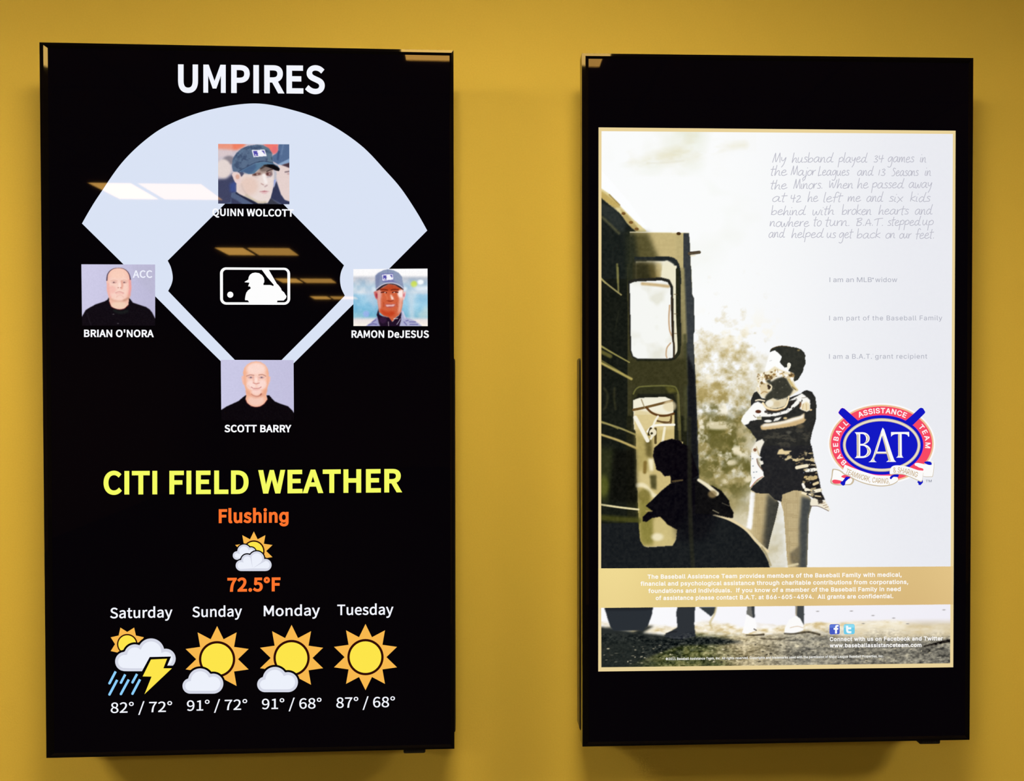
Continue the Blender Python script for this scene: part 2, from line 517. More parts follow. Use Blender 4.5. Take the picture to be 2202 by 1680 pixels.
# ------------------------------------------------------------------ pictures: a fine grid whose points carry the picture's colours
class Picture:
    def __init__(s, disp, tl, tr, br, bl, step, lvl=2):
        s.d, s.lvl, s.step = disp, lvl, step
        tl, tr, br, bl = map(np.array, (tl, tr, br, bl))
        s.nu = int(round(np.linalg.norm(tr - tl)/step)) + 1
        s.nv = int(round(np.linalg.norm(bl - tl)/step)) + 1
        u = np.linspace(0, 1, s.nu)[None, :, None]; v = np.linspace(0, 1, s.nv)[:, None, None]
        P = (1 - v)*((1 - u)*tl + u*tr) + v*((1 - u)*bl + u*br)
        s.X, s.Y = P[..., 0], P[..., 1]
        s.img = np.zeros((s.nv, s.nu, 3))
    def base(s, col): s.img[:] = np.asarray(col, float)
    def _win(s, x0, x1, y0, y1):
        m = (s.X >= x0) & (s.X <= x1) & (s.Y >= y0) & (s.Y <= y1)
        r = np.where(m.any(1))[0]; c = np.where(m.any(0))[0]
        if not len(r) or not len(c): return None
        return slice(r[0], r[-1] + 1), slice(c[0], c[-1] + 1)
    def _blend(s, w, mask, col, a):
        col = np.asarray(col, float)
        if col.ndim == 3 and col.shape[:2] == s.img.shape[:2]: col = col[w]
        k = (mask*a)[..., None]
        s.img[w] = s.img[w]*(1 - k) + col*k
    def _blur(s, m, px):
        sg = px/s.step
        if sg < 0.3: return m
        r = max(1, int(math.ceil(sg*2.5))); k = np.exp(-0.5*(np.arange(-r, r + 1)/sg)**2); k /= k.sum()
        p = np.pad(m, r, mode='edge')
        q = sum(k[i]*p[i:i + m.shape[0], :] for i in range(2*r + 1))
        return sum(k[i]*q[:, i:i + m.shape[1]] for i in range(2*r + 1))
    def mask_poly(s, p, soft):
        pad = soft*3 + 2*s.step
        w = s._win(p[:, 0].min() - pad, p[:, 0].max() + pad, p[:, 1].min() - pad, p[:, 1].max() + pad)
        if w is None: return None, None
        X, Y = s.X[w], s.Y[w]
        ins = np.zeros(X.shape, bool)
        for i in range(len(p)):
            (xa, ya), (xb, yb) = p[i - 1], p[i]
            if ya == yb: continue
            c = (ya > Y) != (yb > Y)
            ins ^= c & (X < (xb - xa)*(Y - ya)/(yb - ya) + xa)
        return w, s._blur(ins.astype(float), soft)
    def poly(s, frame, pts, col, soft=0.6, a=1.0, smooth=False, tex=None):
        p = fr(frame, pts)
        if smooth: p = catmull(p)
        w, m = s.mask_poly(p, soft)
        if w is None: return
        if tex is not None: m = m*tex[w]
        s._blend(w, m, col, a)
    def stroke(s, frame, pts, width, col, soft=0.6, a=1.0, smooth=True, tex=None):
        p = fr(frame, pts); k = FR[frame][2]
        if smooth and len(p) > 2: p = catmull(p, False)
        wd = np.broadcast_to(np.asarray(width, float)/k/2, (2,)) if np.ndim(width) == 0 else np.asarray(width, float)/k/2
        mx = wd.max() + soft*2 + s.step
        w = s._win(p[:, 0].min() - mx, p[:, 0].max() + mx, p[:, 1].min() - mx, p[:, 1].max() + mx)
        if w is None: return
        X, Y = s.X[w], s.Y[w]; best = np.full(X.shape, -9.0)
        n = len(p) - 1
        for i in range(n):
            a0, b0 = p[i], p[i + 1]; d = b0 - a0; L2 = d @ d + 1e-12
            t = np.clip(((X - a0[0])*d[0] + (Y - a0[1])*d[1])/L2, 0, 1)
            dist = np.hypot(X - a0[0] - t*d[0], Y - a0[1] - t*d[1])
            rad = wd[0] + (wd[-1] - wd[0])*((i + t)/n)
            best = np.maximum(best, rad - dist)
        e = max(soft, s.step*0.5)
        m = np.clip(best/(2*e) + 0.5, 0, 1)
        if tex is not None: m = m*tex[w]
        s._blend(w, m, col, a)
    def ell(s, frame, c, rx, ry, col, soft=1.0, a=1.0, tex=None):
        (cx, cy) = fr(frame, [c])[0]; k = FR[frame][2]; rx, ry = rx/k, ry/k
        pad = soft*3 + s.step
        w = s._win(cx - rx - pad, cx + rx + pad, cy - ry - pad, cy + ry + pad)
        if w is None: return
        q = np.hypot((s.X[w] - cx)/rx, (s.Y[w] - cy)/ry)
        m = np.clip((1 - q)*min(rx, ry)/(2*max(soft, s.step*0.5)) + 0.5, 0, 1)
        if tex is not None: m = m*tex[w]
        s._blend(w, m*m*(3 - 2*m), col, a)
    def noise(s, scale, seed, octs=3, sx=1.0):
        out = np.zeros(s.X.shape); amp, tot = 1.0, 0.0
        for o in range(octs):
            rng = np.random.RandomState(seed + o*17); k = scale/2**o
            gx = (s.X - s.X.min())/(k*sx); gy = (s.Y - s.Y.min())/k
            g = rng.rand(int(gy.max()) + 3, int(gx.max()) + 3)
            i, j = gy.astype(int), gx.astype(int); fy, fx = gy - i, gx - j
            fy = fy*fy*(3 - 2*fy); fx = fx*fx*(3 - 2*fx)
            out += amp*((g[i, j]*(1 - fx) + g[i, j + 1]*fx)*(1 - fy) + (g[i + 1, j]*(1 - fx) + g[i + 1, j + 1]*fx)*fy)
            tot += amp; amp *= 0.55
        return out/tot
    def full_mask(s, frame, pts, soft=0.6):
        out = np.zeros(s.X.shape); w, m = s.mask_poly(fr(frame, pts), soft)
        if w is not None: out[w] = m
        return out
    def finish(s, px, grain, seed=7):
        for k in range(3): s.img[..., k] = s._blur(s.img[..., k], px)
        g = s.noise(2.2, seed, 2)[..., None] - 0.5
        s.img = np.clip(s.img + g*grain, 0, 255)
    def build(s, name):
        P = s.d.at(s.X, s.Y, s.lvl).reshape(-1, 3)
        i = np.arange((s.nv - 1)*(s.nu - 1)); r, c = i//(s.nu - 1), i % (s.nu - 1)
        a = r*s.nu + c
        o = link_mesh(name, P, np.stack([a + s.nu, a + s.nu + 1, a + 1, a], 1), PICTURE, s.d.screen)
        col = np.ones((s.nv*s.nu, 4), np.float32); col[:, :3] = lin(np.clip(s.img, 0, 255)).reshape(-1, 3)
        at = o.data.color_attributes.new('picture', 'FLOAT_COLOR', 'POINT')
        at.data.foreach_set('color', col.ravel())
        return o
def ramp(v, stops):
    """scalar field -> colours through (position, rgb) stops"""
    xs = [q[0] for q in stops]
    return np.stack([np.interp(v, xs, [q[1][k] for q in stops]) for k in range(3)], -1)
def sstep(v, a, b):
    t = np.clip((v - a)/(b - a), 0, 1)
    return t*t*(3 - 2*t)

# letter outlines used by the screens (advance, 'x,y x,y ...|...') on a 720-unit capital
GLYPHS = {
 'S': {
  ' ': (220, ''),
  "'": (273, '108,474 164,474 181,657 183,757 88,757 90,657'),
  '.': (273, '137,-13 162,-8 182,6 196,27 201,55 196,83 182,105 162,119 137,124 111,119 90,105 77,83 72,55 77,27 90,6 111,-8'),
  '/': (385, '11,-176 77,-176 370,780 305,780'),
  '1': (545, '86,0 481,0 481,75 337,75 337,720 268,720 237,704 203,690 164,679 119,669 119,612 248,612 248,75 86,75'),
  '2': (545, '43,0 496,0 496,78 297,78 179,71 228,118 273,165 314,211 351,257 384,302 411,347 432,391 448,435 458,478 462,522 459,559 452,593 441,624 425,651 405,675 381,695 354,711 323,723 289,730 251,733 225,732 200,728 176,722 154,714 133,704 113,692 93,679 75,663 57,646 39,628 91,577 123,610 159,636 198,654 241,660 266,658 289,653 309,645 326,634 340,620 352,603 362,585 368,564 372,542 373,518 370,480 361,441 345,400 322,358 293,313 257,266 214,217 164,165 107,111 43,53'),
  '5': (545, '257,-13 293,-10 328,-2 362,11 393,29 421,52 445,79 465,111 480,148 490,189 493,234 490,279 482,319 469,354 451,383 429,408 404,429 375,444 344,455 311,461 276,464 245,462 218,456 192,447 168,435 187,643 458,643 458,720 108,720 84,384 133,354 162,372 190,385 219,393 252,396 279,394 303,389 325,380 344,368 361,353 375,334 387,313 395,288 400,261 402,232 400,202 394,174 385,149 372,127 357,107 339,91 319,79 297,69 274,64 249,62 191,69 144,86 105,112 72,141 27,83 42,68 59,54 77,41 96,28 118,17 141,7 167,-1 195,-7 225,-11'),
  '6': (545, '296,-13 329,-10 360,-2 390,11 417,29 441,52 462,78 479,109 492,143 500,181 503,221 501,264 494,303 483,337 467,366 448,391 426,411 400,427 370,438 338,445 303,447 260,441 217,424 176,397 139,360 143,423 151,477 162,523 178,562 196,593 218,618 242,637 268,649 296,657 325,659 357,655 388,644 416,627 439,604 490,659 457,689 419,712 373,727 321,733 280,729 240,719 202,702 167,677 136,644 109,602 86,552 69,492 59,423 55,344 58,276 67,215 81,162 100,116 124,76 152,44 183,19 218,1 256,-9|141,289 178,331 216,360 253,375 288,380 313,378 335,373 354,364 371,352 385,337 397,319 406,298 412,275 416,249 417,221 416,193 411,166 404,142 394,121 382,103 368,87 352,75 335,65 316,60 296,58 270,60 246,68 224,80 205,96 188,117 174,143 162,173 153,207 146,246'),
  '7': (545, '194,0 288,0 292,81 298,157 307,227 319,294 334,358 355,419 381,480 413,541 452,602 499,666 499,720 48,720 48,643 398,643 358,585 324,527 294,469 269,411 248,350 231,288 217,222 207,153 199,79'),
  '8': (545, '275,-13 314,-10 350,-3 383,8 412,23 438,41 460,63 477,87 489,114 497,142 500,173 498,201 493,227 486,251 476,272 463,291 449,309 433,324 416,338 398,351 379,362 379,367 412,398 443,438 465,487 474,541 472,574 466,604 455,631 440,656 422,678 400,696 374,711 345,722 312,728 277,731 244,729 213,722 185,712 159,698 136,680 117,660 101,636 89,609 82,580 80,548 87,495 109,450 140,413 177,382 177,378 157,367 138,353 119,338 102,320 86,301 73,280 61,258 53,233 47,207 45,179 48,146 56,116 70,88 88,63 110,41 136,23 166,8 200,-4 236,-10|324,391 299,401 274,412 251,423 230,436 211,450 194,465 180,483 170,502 163,524 161,548 163,568 167,587 173,604 182,619 194,632 207,643 222,652 238,659 257,663 276,664 298,662 318,658 336,650 352,640 366,627 377,612 386,596 393,577 396,557 398,536 393,497 379,460 356,424|276,54 251,56 227,60 205,68 185,79 168,92 153,107 141,124 132,143 127,164 125,187 132,236 153,280 184,318 224,350 254,337 283,325 310,312 335,299 358,284 377,267 393,248 405,227 412,203 415,176 413,155 408,136 400,118 390,102 377,88 361,76 343,67 322,60 300,55'),
  '9': (545, '231,-13 271,-9 310,1 347,19 381,45 412,80 439,123 461,175 478,237 488,309 492,391 489,456 480,514 466,566 447,610 423,648 395,678 363,702 328,719 290,729 249,733 217,730 185,722 156,709 129,691 104,669 84,642 67,611 54,577 46,540 43,499 46,457 52,419 63,385 79,355 97,330 120,310 146,294 175,282 207,275 242,273 287,279 331,297 371,324 408,360 403,298 395,244 383,198 368,159 350,128 329,103 306,84 281,72 255,64 228,62 193,66 161,76 132,94 106,117 57,61 90,32 130,8 176,-7|407,436 370,392 332,362 293,345 256,340 232,342 210,347 191,356 174,368 160,383 148,401 139,422 133,445 129,471 128,499 129,528 134,554 141,578 151,600 163,618 177,634 193,646 211,655 230,661 250,663 277,661 301,654 323,642 342,626 359,605 374,580 386,551 395,517 402,479'),
  'A': (597, '4,0 95,0 165,220 428,220 497,0 593,0 349,720 248,720|188,292 223,403 295,646 299,646 371,403 406,292'),
  'B': (645, '99,0 328,0 375,2 418,8 458,19 494,34 525,53 551,76 573,103 588,135 598,171 601,211 599,239 594,265 586,288 574,309 560,328 543,344 524,357 503,368 480,377 455,383 455,388 474,396 492,406 507,418 521,432 533,447 542,464 550,483 555,502 559,523 560,544 557,580 548,611 534,638 515,661 491,680 462,695 430,706 394,714 355,718 312,720 99,720|190,415 190,648 301,648 333,647 362,644 387,639 409,632 428,622 443,610 455,595 464,577 469,556 471,532 469,511 464,492 456,474 445,459 430,446 411,435 389,426 362,420 332,416 297,415|190,73 190,344 315,344 352,343 384,339 414,333 439,324 461,312 479,298 493,282 503,262 510,239 512,214 510,187 503,162 493,141 478,122 460,107 438,94 412,85 383,78 351,74 315,73'),
  'C': (627, '370,-13 398,-12 424,-8 448,-3 472,5 494,14 516,26 536,39 555,54 574,71 591,90 541,148 505,114 466,88 423,72 374,67 335,70 298,80 265,96 236,119 211,146 190,180 173,218 160,262 153,310 150,362 153,414 161,462 174,505 191,542 213,575 239,603 268,624 302,640 338,650 377,653 421,648 460,634 494,613 525,585 574,644 538,678 492,706 438,725 376,733 323,729 273,716 227,696 185,668 148,633 117,591 91,543 73,488 61,427 57,360 61,292 72,231 91,176 115,127 146,86 182,51 223,23 269,4 318,-9'),
  'D': (676, '99,0 283,0 345,4 401,16 451,35 495,62 532,96 562,136 587,184 604,237 614,297 618,362 614,428 604,488 586,541 562,588 531,627 494,660 450,686 399,705 342,716 279,720 99,720|190,75 190,646 271,646 319,643 363,634 401,620 434,599 462,573 484,541 502,504 514,462 522,415 525,362 522,310 514,263 502,220 484,183 462,150 434,124 401,102 363,87 319,78 271,75'),
  'E': (579, '99,0 525,0 525,78 190,78 190,340 463,340 463,417 190,417 190,643 514,643 514,720 99,720'),
  'F': (542, '99,0 190,0 190,323 465,323 465,400 190,400 190,643 514,643 514,720 99,720'),
  'H': (715, '99,0 190,0 190,340 526,340 526,0 617,0 617,720 526,720 526,418 190,418 190,720 99,720'),
  'I': (288, '99,0 190,0 190,720 99,720'),
  'J': (526, '233,-13 272,-10 307,-1 338,12 363,30 385,52 402,78 415,108 424,140 429,175 431,211 431,720 340,720 340,220 339,189 335,162 329,139 321,119 311,103 298,89 283,79 266,72 246,68 224,67 187,71 154,86 125,111 99,148 34,101 48,80 62,61 79,44 96,29 115,16 136,6 158,-2 181,-8 206,-12'),
  'L': (533, '99,0 505,0 505,78 190,78 190,720 99,720'),
  'M': (798, '99,0 181,0 181,399 169,611 173,611 231,447 367,73 428,73 564,447 622,611 626,611 614,399 614,0 698,0 698,720 589,720 452,335 402,185 398,185 346,335 208,720 99,720'),
  'N': (710, '99,0 185,0 185,378 174,603 178,603 255,455 518,0 611,0 611,720 525,720 525,346 529,231 537,118 532,118 455,266 192,720 99,720'),
  'O': (729, '364,-13 417,-8 466,4 511,25 551,53 586,88 616,131 640,180 657,235 668,296 672,362 668,429 657,490 640,544 616,593 586,634 551,669 511,696 466,716 417,729 364,733 312,729 263,716 218,696 178,669 143,634 113,593 89,544 72,490 61,429 57,362 61,296 72,235 89,180 113,131 143,88 178,53 218,25 263,4 312,-8|364,67 327,70 292,80 261,97 233,119 209,147 188,181 172,219 160,263 153,310 150,362 153,414 160,462 172,505 188,542 209,575 233,603 261,624 292,640 327,650 364,653 402,650 436,640 468,624 496,603 520,575 541,542 557,505 569,462 576,414 579,362 576,310 569,263 557,219 541,181 520,147 496,119 468,97 436,80 402,70'),
  'P': (622, '99,0 190,0 190,287 308,287 354,289 397,295 435,306 470,321 500,341 526,365 546,394 561,427 570,466 574,509 570,553 561,591 546,624 525,651 499,673 469,691 434,704 394,713 351,718 305,720 99,720|190,360 190,646 293,646 329,645 361,642 390,636 415,628 436,617 453,603 466,585 476,563 481,538 483,509 481,480 476,454 467,431 454,412 437,396 417,383 393,373 365,366 333,362 297,360'),
  'Q': (729, '364,63 327,66 292,76 261,93 233,115 209,144 188,178 172,217 160,261 153,309 150,362 153,414 160,462 172,505 188,542 209,575 233,603 261,624 292,640 327,650 364,653 402,650 436,640 468,624 496,603 520,575 541,542 557,505 569,462 576,414 579,362 576,309 569,261 557,217 541,178 520,144 496,115 468,93 436,76 402,66|584,-181 616,-180 644,-176 668,-171 688,-164 670,-94 637,-102 594,-105 571,-104 549,-101 528,-96 508,-90 489,-81 471,-70 455,-58 441,-43 428,-27 417,-9 462,2 502,20 540,44 573,74 602,109 626,150 646,196 660,247 669,302 672,362 668,429 657,490 640,544 616,593 586,634 551,669 511,696 466,716 417,729 364,733 312,729 263,716 218,696 178,669 143,634 113,593 89,544 72,490 61,429 57,362 60,301 69,245 84,193 104,146 130,105 160,70 194,40 232,17 275,0 320,-10 334,-38 350,-65 370,-90 392,-112 418,-132 446,-149 477,-162 510,-172 546,-179'),
  'R': (624, '190,378 190,646 310,646 343,645 372,642 398,637 421,629 440,618 456,604 469,588 478,568 483,545 485,519 483,492 478,468 469,447 456,428 440,413 421,400 398,391 372,384 343,380 310,378|494,0 596,0 414,315 442,324 468,335 491,348 513,365 531,383 547,405 559,429 568,456 574,486 576,519 573,561 564,597 549,628 529,654 505,675 476,692 443,705 407,713 367,718 324,720 99,720 99,0 190,0 190,305 319,305'),
  'S': (585, '299,-13 342,-10 382,-2 418,10 450,26 477,47 500,70 519,97 532,127 540,158 543,192 541,222 536,249 527,273 515,295 500,314 483,331 464,347 442,360 419,373 395,384 293,428 276,435 259,443 242,451 226,461 212,471 199,483 188,496 180,512 175,529 173,549 174,568 179,584 187,600 197,613 210,625 225,635 242,643 262,649 284,652 307,653 355,649 398,635 437,614 471,586 519,644 477,680 426,708 369,726 307,733 269,730 234,724 201,713 171,698 145,679 123,657 105,632 92,605 83,575 81,542 83,512 89,485 100,461 113,440 129,421 147,405 166,390 186,378 207,367 227,358 330,312 350,303 369,294 386,285 402,275 416,265 428,252 438,239 445,223 449,205 451,184 449,163 444,145 436,128 425,112 411,99 394,88 374,79 352,72 327,68 300,67 244,73 192,91 143,119 101,156 47,93 66,75 87,57 109,42 133,28 158,16 184,6 211,-2 239,-8 268,-12'),
  'T': (588, '249,0 340,0 340,643 558,643 558,720 30,720 30,643 249,643'),
  'U': (708, '355,-13 397,-10 438,-3 475,10 509,30 539,55 564,88 585,128 600,176 610,232 613,297 613,720 526,720 526,295 523,246 517,205 507,169 493,140 476,116 456,97 434,83 409,74 383,69 355,67 327,69 301,74 277,83 255,97 235,116 219,140 205,169 195,205 189,246 187,295 187,720 96,720 96,297 100,232 109,176 124,128 145,88 170,55 200,30 234,10 271,-3 312,-10'),
  'W': (862, '178,0 286,0 393,434 429,598 433,598 469,434 578,0 688,0 836,720 749,720 672,328 633,94 627,94 576,328 475,720 392,720 293,328 242,94 238,94 194,328 119,720 26,720'),
  'Y': (522, '215,0 305,0 305,279 523,720 428,720 336,517 263,359 259,359 189,517 95,720 -1,720 215,279'),
  'a': (553, '213,-13 261,-7 307,10 350,34 390,64 393,64 401,0 474,0 474,328 473,366 468,402 459,434 447,462 431,487 411,508 387,525 359,537 327,545 290,547 227,541 171,524 121,502 81,477 115,415 149,436 188,455 230,468 275,472 299,471 320,465 337,456 352,445 363,431 372,415 378,397 382,378 384,358 385,338 321,329 264,318 214,305 172,290 136,272 108,251 86,228 70,201 61,172 58,138 60,111 66,86 75,63 87,44 102,27 120,13 140,2 163,-6 187,-11|239,60 223,61 209,63 195,67 183,72 172,79 162,88 155,99 149,112 146,127 144,144 146,164 152,183 162,200 177,215 197,229 223,242 254,253 291,263 335,271 385,278 385,130 347,99 312,77 276,64'),
  'd': (609, '272,-13 319,-7 362,10 400,34 434,63 437,63 445,0 519,0 519,782 428,782 428,577 433,485 399,511 364,531 326,543 283,547 247,544 212,535 179,519 149,498 122,471 98,440 79,403 64,362 55,316 52,266 55,215 62,169 74,128 91,91 112,60 137,34 166,14 198,-1 233,-10|292,63 265,65 241,72 219,83 200,98 183,117 169,140 159,166 151,197 146,230 144,267 146,302 152,335 162,365 174,392 189,415 207,435 228,450 250,462 274,469 299,471 331,468 363,459 396,441 428,415 428,136 395,103 362,81 328,67'),
  'e': (544, '306,-13 358,-9 403,3 445,20 481,41 450,101 419,83 388,70 353,62 316,59 287,61 260,67 235,78 212,92 192,110 175,131 161,155 150,182 143,213 139,246 499,246 503,297 501,341 494,381 483,418 467,451 448,479 424,503 396,522 364,536 329,544 290,547 253,544 218,535 184,519 153,498 125,472 100,440 80,404 64,362 54,316 51,266 54,216 64,170 79,128 100,92 125,61 155,35 188,14 225,-1 265,-10|138,309 143,340 151,367 162,392 175,414 191,432 208,448 227,460 248,468 269,474 292,475 316,474 338,469 357,460 374,448 389,433 402,415 411,393 419,368 423,340 424,309'),
  'g': (554, '270,-246 318,-243 362,-236 401,-224 436,-209 467,-190 493,-169 513,-145 528,-118 537,-90 540,-61 538,-36 533,-14 523,5 510,22 493,36 473,47 449,55 421,61 390,65 355,66 249,66 205,70 176,82 161,101 156,124 159,144 166,160 177,175 191,188 229,174 269,169 301,171 332,177 360,188 385,201 408,219 427,240 443,264 455,292 462,322 465,355 461,388 453,418 439,444 421,465 530,465 530,533 345,533 311,543 269,547 238,545 207,539 179,528 153,514 129,496 109,474 93,449 80,421 72,390 70,357 76,311 91,271 114,238 139,213 139,209 118,192 99,169 86,141 81,110 84,81 94,57 110,37 129,23 129,18 95,-8 71,-37 55,-69 50,-103 53,-129 61,-153 73,-174 90,-193 111,-209 137,-222 165,-232 197,-240 232,-244|269,230 251,231 234,236 218,243 203,252 190,264 178,278 169,295 162,314 158,334 156,357 158,379 162,400 169,418 178,434 189,448 203,460 217,469 234,476 251,480 269,481 288,480 306,476 322,469 337,460 350,448 361,434 371,418 377,400 382,379 383,357 382,334 377,314 370,295 361,278 349,264 336,252 321,243 305,236 287,231|283,-184 255,-183 230,-179 207,-174 187,-167 169,-158 155,-148 144,-136 135,-122 130,-107 129,-90 132,-67 141,-44 158,-21 183,0 251,-8 344,-8 364,-8 382,-10 398,-13 412,-17 424,-23 434,-30 442,-39 447,-49 451,-62 452,-76 450,-92 444,-108 435,-123 422,-137 406,-150 387,-161 365,-171 340,-178 313,-182'),
  'h': (596, '90,0 181,0 181,387 218,423 253,448 288,463 326,469 346,467 364,463 379,457 392,447 403,435 412,420 419,401 424,379 426,354 427,326 427,0 517,0 517,338 515,377 510,412 503,443 492,470 477,493 459,513 438,528 414,538 385,545 354,547 302,540 256,521 215,492 177,458 181,568 181,782 90,782'),
  'i': (270, '90,0 181,0 181,533 90,533|136,643 160,648 179,660 191,679 195,703 191,727 179,745 160,757 136,761 111,757 93,745 81,727 77,703 81,679 93,660 111,648'),
  'l': (279, '185,-13 237,-5 224,64 205,62 196,64 188,71 183,83 181,100 181,782 90,782 90,106 91,84 94,65 98,47 104,32 112,18 123,7 135,-1 149,-8 166,-11'),
  'n': (599, '90,0 181,0 181,387 218,423 253,448 288,463 326,469 346,467 364,463 379,457 392,447 403,435 412,420 419,401 424,379 426,354 427,326 427,0 517,0 517,338 515,377 510,412 503,443 492,470 477,493 459,513 438,528 414,538 385,545 354,547 302,540 256,521 214,492 175,456 173,456 164,533 90,533'),
  'o': (595, '298,-13 336,-10 373,-1 408,14 441,35 470,60 495,92 516,128 531,169 541,215 544,266 541,317 531,364 516,405 495,442 470,473 441,499 408,520 373,535 336,544 298,547 259,544 222,535 187,520 154,499 125,473 100,442 80,405 64,364 54,317 51,266 54,215 64,169 80,128 100,92 125,60 154,35 187,14 222,-1 259,-10|298,62 271,64 246,71 224,83 203,98 186,118 171,141 159,168 151,198 145,231 143,266 145,302 151,335 159,365 171,391 186,415 203,435 224,450 246,462 271,469 298,471 324,469 349,462 372,450 392,435 410,415 425,391 437,365 446,335 451,302 453,266 451,231 446,198 437,168 425,141 410,118 392,98 372,83 349,71 324,64'),
  'r': (381, '90,0 181,0 181,343 192,368 204,390 217,409 230,425 244,439 258,449 273,457 287,462 301,466 314,467 366,458 383,535 357,545 326,547 283,539 242,517 206,482 175,436 173,436 164,533 90,533'),
  's': (460, '230,-13 266,-11 298,-5 327,5 352,18 374,34 391,52 405,73 415,96 421,120 423,145 421,174 414,198 403,219 389,238 371,253 352,267 331,279 308,289 285,299 261,307 244,314 226,321 210,328 195,335 181,343 170,352 160,362 153,373 148,386 146,400 147,412 150,424 155,435 162,445 171,454 181,462 194,469 209,473 226,476 246,477 279,474 310,464 339,449 366,430 410,486 376,510 337,529 292,542 245,547 211,545 181,539 153,530 129,518 109,503 92,486 78,466 69,444 63,421 61,396 63,370 70,347 80,327 94,310 110,295 129,281 150,270 171,259 194,250 216,242 234,235 251,228 268,220 284,212 299,203 312,193 323,182 331,170 336,156 338,140 337,127 334,114 329,102 321,91 312,81 300,73 287,66 271,61 253,58 233,57 188,62 147,75 110,95 75,121 31,61 73,32 121,8 174,-7'),
  't': (370, '257,-13 283,-11 308,-7 333,0 357,7 339,75 309,64 278,60 261,61 246,64 233,70 222,77 214,87 207,98 202,111 198,127 196,143 195,162 195,461 341,461 341,533 195,533 195,684 121,684 111,533 27,528 27,461 106,461 106,165 107,134 111,105 117,79 127,56 139,36 155,19 175,5 198,-5 226,-11'),
  'u': (596, '247,-13 298,-6 343,14 384,44 422,83 425,83 432,0 507,0 507,533 417,533 417,155 381,115 347,86 312,70 273,65 253,66 235,70 220,77 207,86 196,98 188,114 181,132 177,153 174,178 173,206 173,533 83,533 83,195 84,156 89,121 97,90 108,63 122,40 140,21 161,6 186,-4 215,-11'),
  'y': (512, '99,-230 130,-227 157,-221 182,-210 204,-195 225,-177 243,-155 259,-131 274,-104 287,-76 299,-45 499,533 412,533 315,238 272,86 267,86 214,238 106,533 13,533 227,-1 215,-41 208,-60 200,-78 191,-95 180,-110 169,-123 157,-135 143,-144 129,-151 113,-155 95,-156 54,-147 36,-219 65,-227'),
  '°': (363, '183,471 204,473 225,478 244,486 262,496 278,510 292,525 303,544 312,564 317,587 319,611 317,636 312,658 303,679 292,697 278,713 262,727 244,737 225,745 204,750 183,751 161,750 140,745 120,737 102,727 86,713 72,697 60,679 52,658 46,636 44,611 46,587 52,564 60,544 72,525 86,510 102,496 120,486 140,478 161,473|183,522 149,528 123,547 105,575 99,611 105,648 123,677 149,696 183,702 216,696 242,677 259,648 265,611 259,575 242,547 216,528'),
 },
 'G': {
  ' ': (266, ''),
  '&': (634, '278,-10 212,-3 156,17 110,48 76,88 55,135 48,188 53,231 67,268 90,301 120,332 199,395 306,475 335,498 360,531 371,573 365,604 347,630 320,647 285,652 260,650 238,641 219,628 205,610 197,589 194,564 197,538 206,514 239,463 288,402 619,0 515,0 243,328 171,414 124,487 111,524 107,564 112,609 129,648 155,681 190,706 233,722 283,727 333,722 376,706 411,682 437,650 453,613 458,572 455,541 446,512 412,460 362,415 218,308 180,276 156,247 142,218 137,186 142,153 155,124 175,100 203,81 236,70 273,66 315,70 355,84 393,106 426,135 454,171 476,214 489,263 494,317 577,317 573,255 561,203 544,163 525,131 489,88 471,66 432,33 384,9 331,-5'),
  ',': (266, '53,-169 96,101 194,101 119,-169'),
  '-': (641, '477,346 477,266 161,266 161,346'),
  '.': (266, '135,-6 110,-2 89,13 75,33 70,58 75,83 89,104 110,118 135,123 160,118 181,104 195,83 200,58 195,33 181,13 160,-2'),
  '0': (641, '321,-10 247,1 184,34 134,88 97,160 75,252 68,360 75,468 98,559 135,632 185,686 247,719 321,730 395,719 457,686 507,632 544,559 566,468 574,360 566,252 544,160 507,88 458,34 395,1|321,70 370,79 411,104 443,146 467,203 482,275 487,360 482,445 467,517 443,574 411,616 370,642 321,650 272,642 231,616 198,574 174,517 160,445 155,360 160,275 174,203 198,146 231,104 272,79'),
  '1': (641, '108,0 108,77 553,77 553,0|390,720 390,0 301,0 301,634 296,634 122,506 122,604 281,720'),
  '2': (641, '90,0 90,67 331,324 399,400 440,462 450,493 453,526 449,562 435,592 414,617 387,635 354,647 317,650 277,646 244,633 217,613 196,585 184,551 180,512 93,512 100,573 122,626 157,670 202,702 257,723 318,730 379,723 433,703 477,671 511,630 532,581 539,527 536,488 525,450 506,410 475,366 378,254 216,86 216,80 551,80 551,0'),
  '4': (641, '56,149 56,224 349,720 440,720 154,235 154,230 585,230 585,149|399,0 399,172 399,207 399,449 485,449 485,0'),
  '5': (641, '313,-10 252,-3 198,16 153,46 117,85 94,132 85,185 173,185 180,153 195,126 217,103 245,85 278,74 313,71 354,76 391,91 421,115 445,148 459,186 464,230 459,274 444,313 420,346 389,371 351,387 308,392 272,389 237,380 206,366 181,348 95,358 136,720 518,720 518,640 213,640 189,427 193,427 219,445 251,460 287,469 325,472 372,468 416,454 455,433 488,404 516,368 536,327 549,281 553,231 545,165 522,107 485,58 437,22 379,-2'),
  '6': (641, '320,-10 257,-2 201,21 155,57 120,105 97,163 90,229 96,282 113,338 145,403 194,482 357,720 456,720 214,370 206,370 234,407 277,434 332,445 394,438 447,417 490,384 523,339 544,285 550,222 543,159 520,103 485,56 439,20 383,-2|320,69 360,74 394,89 423,112 445,144 459,181 463,222 459,265 445,302 423,333 394,356 360,371 320,375 281,371 246,356 217,333 195,303 181,266 177,224 181,181 195,144 217,112 246,89 281,74'),
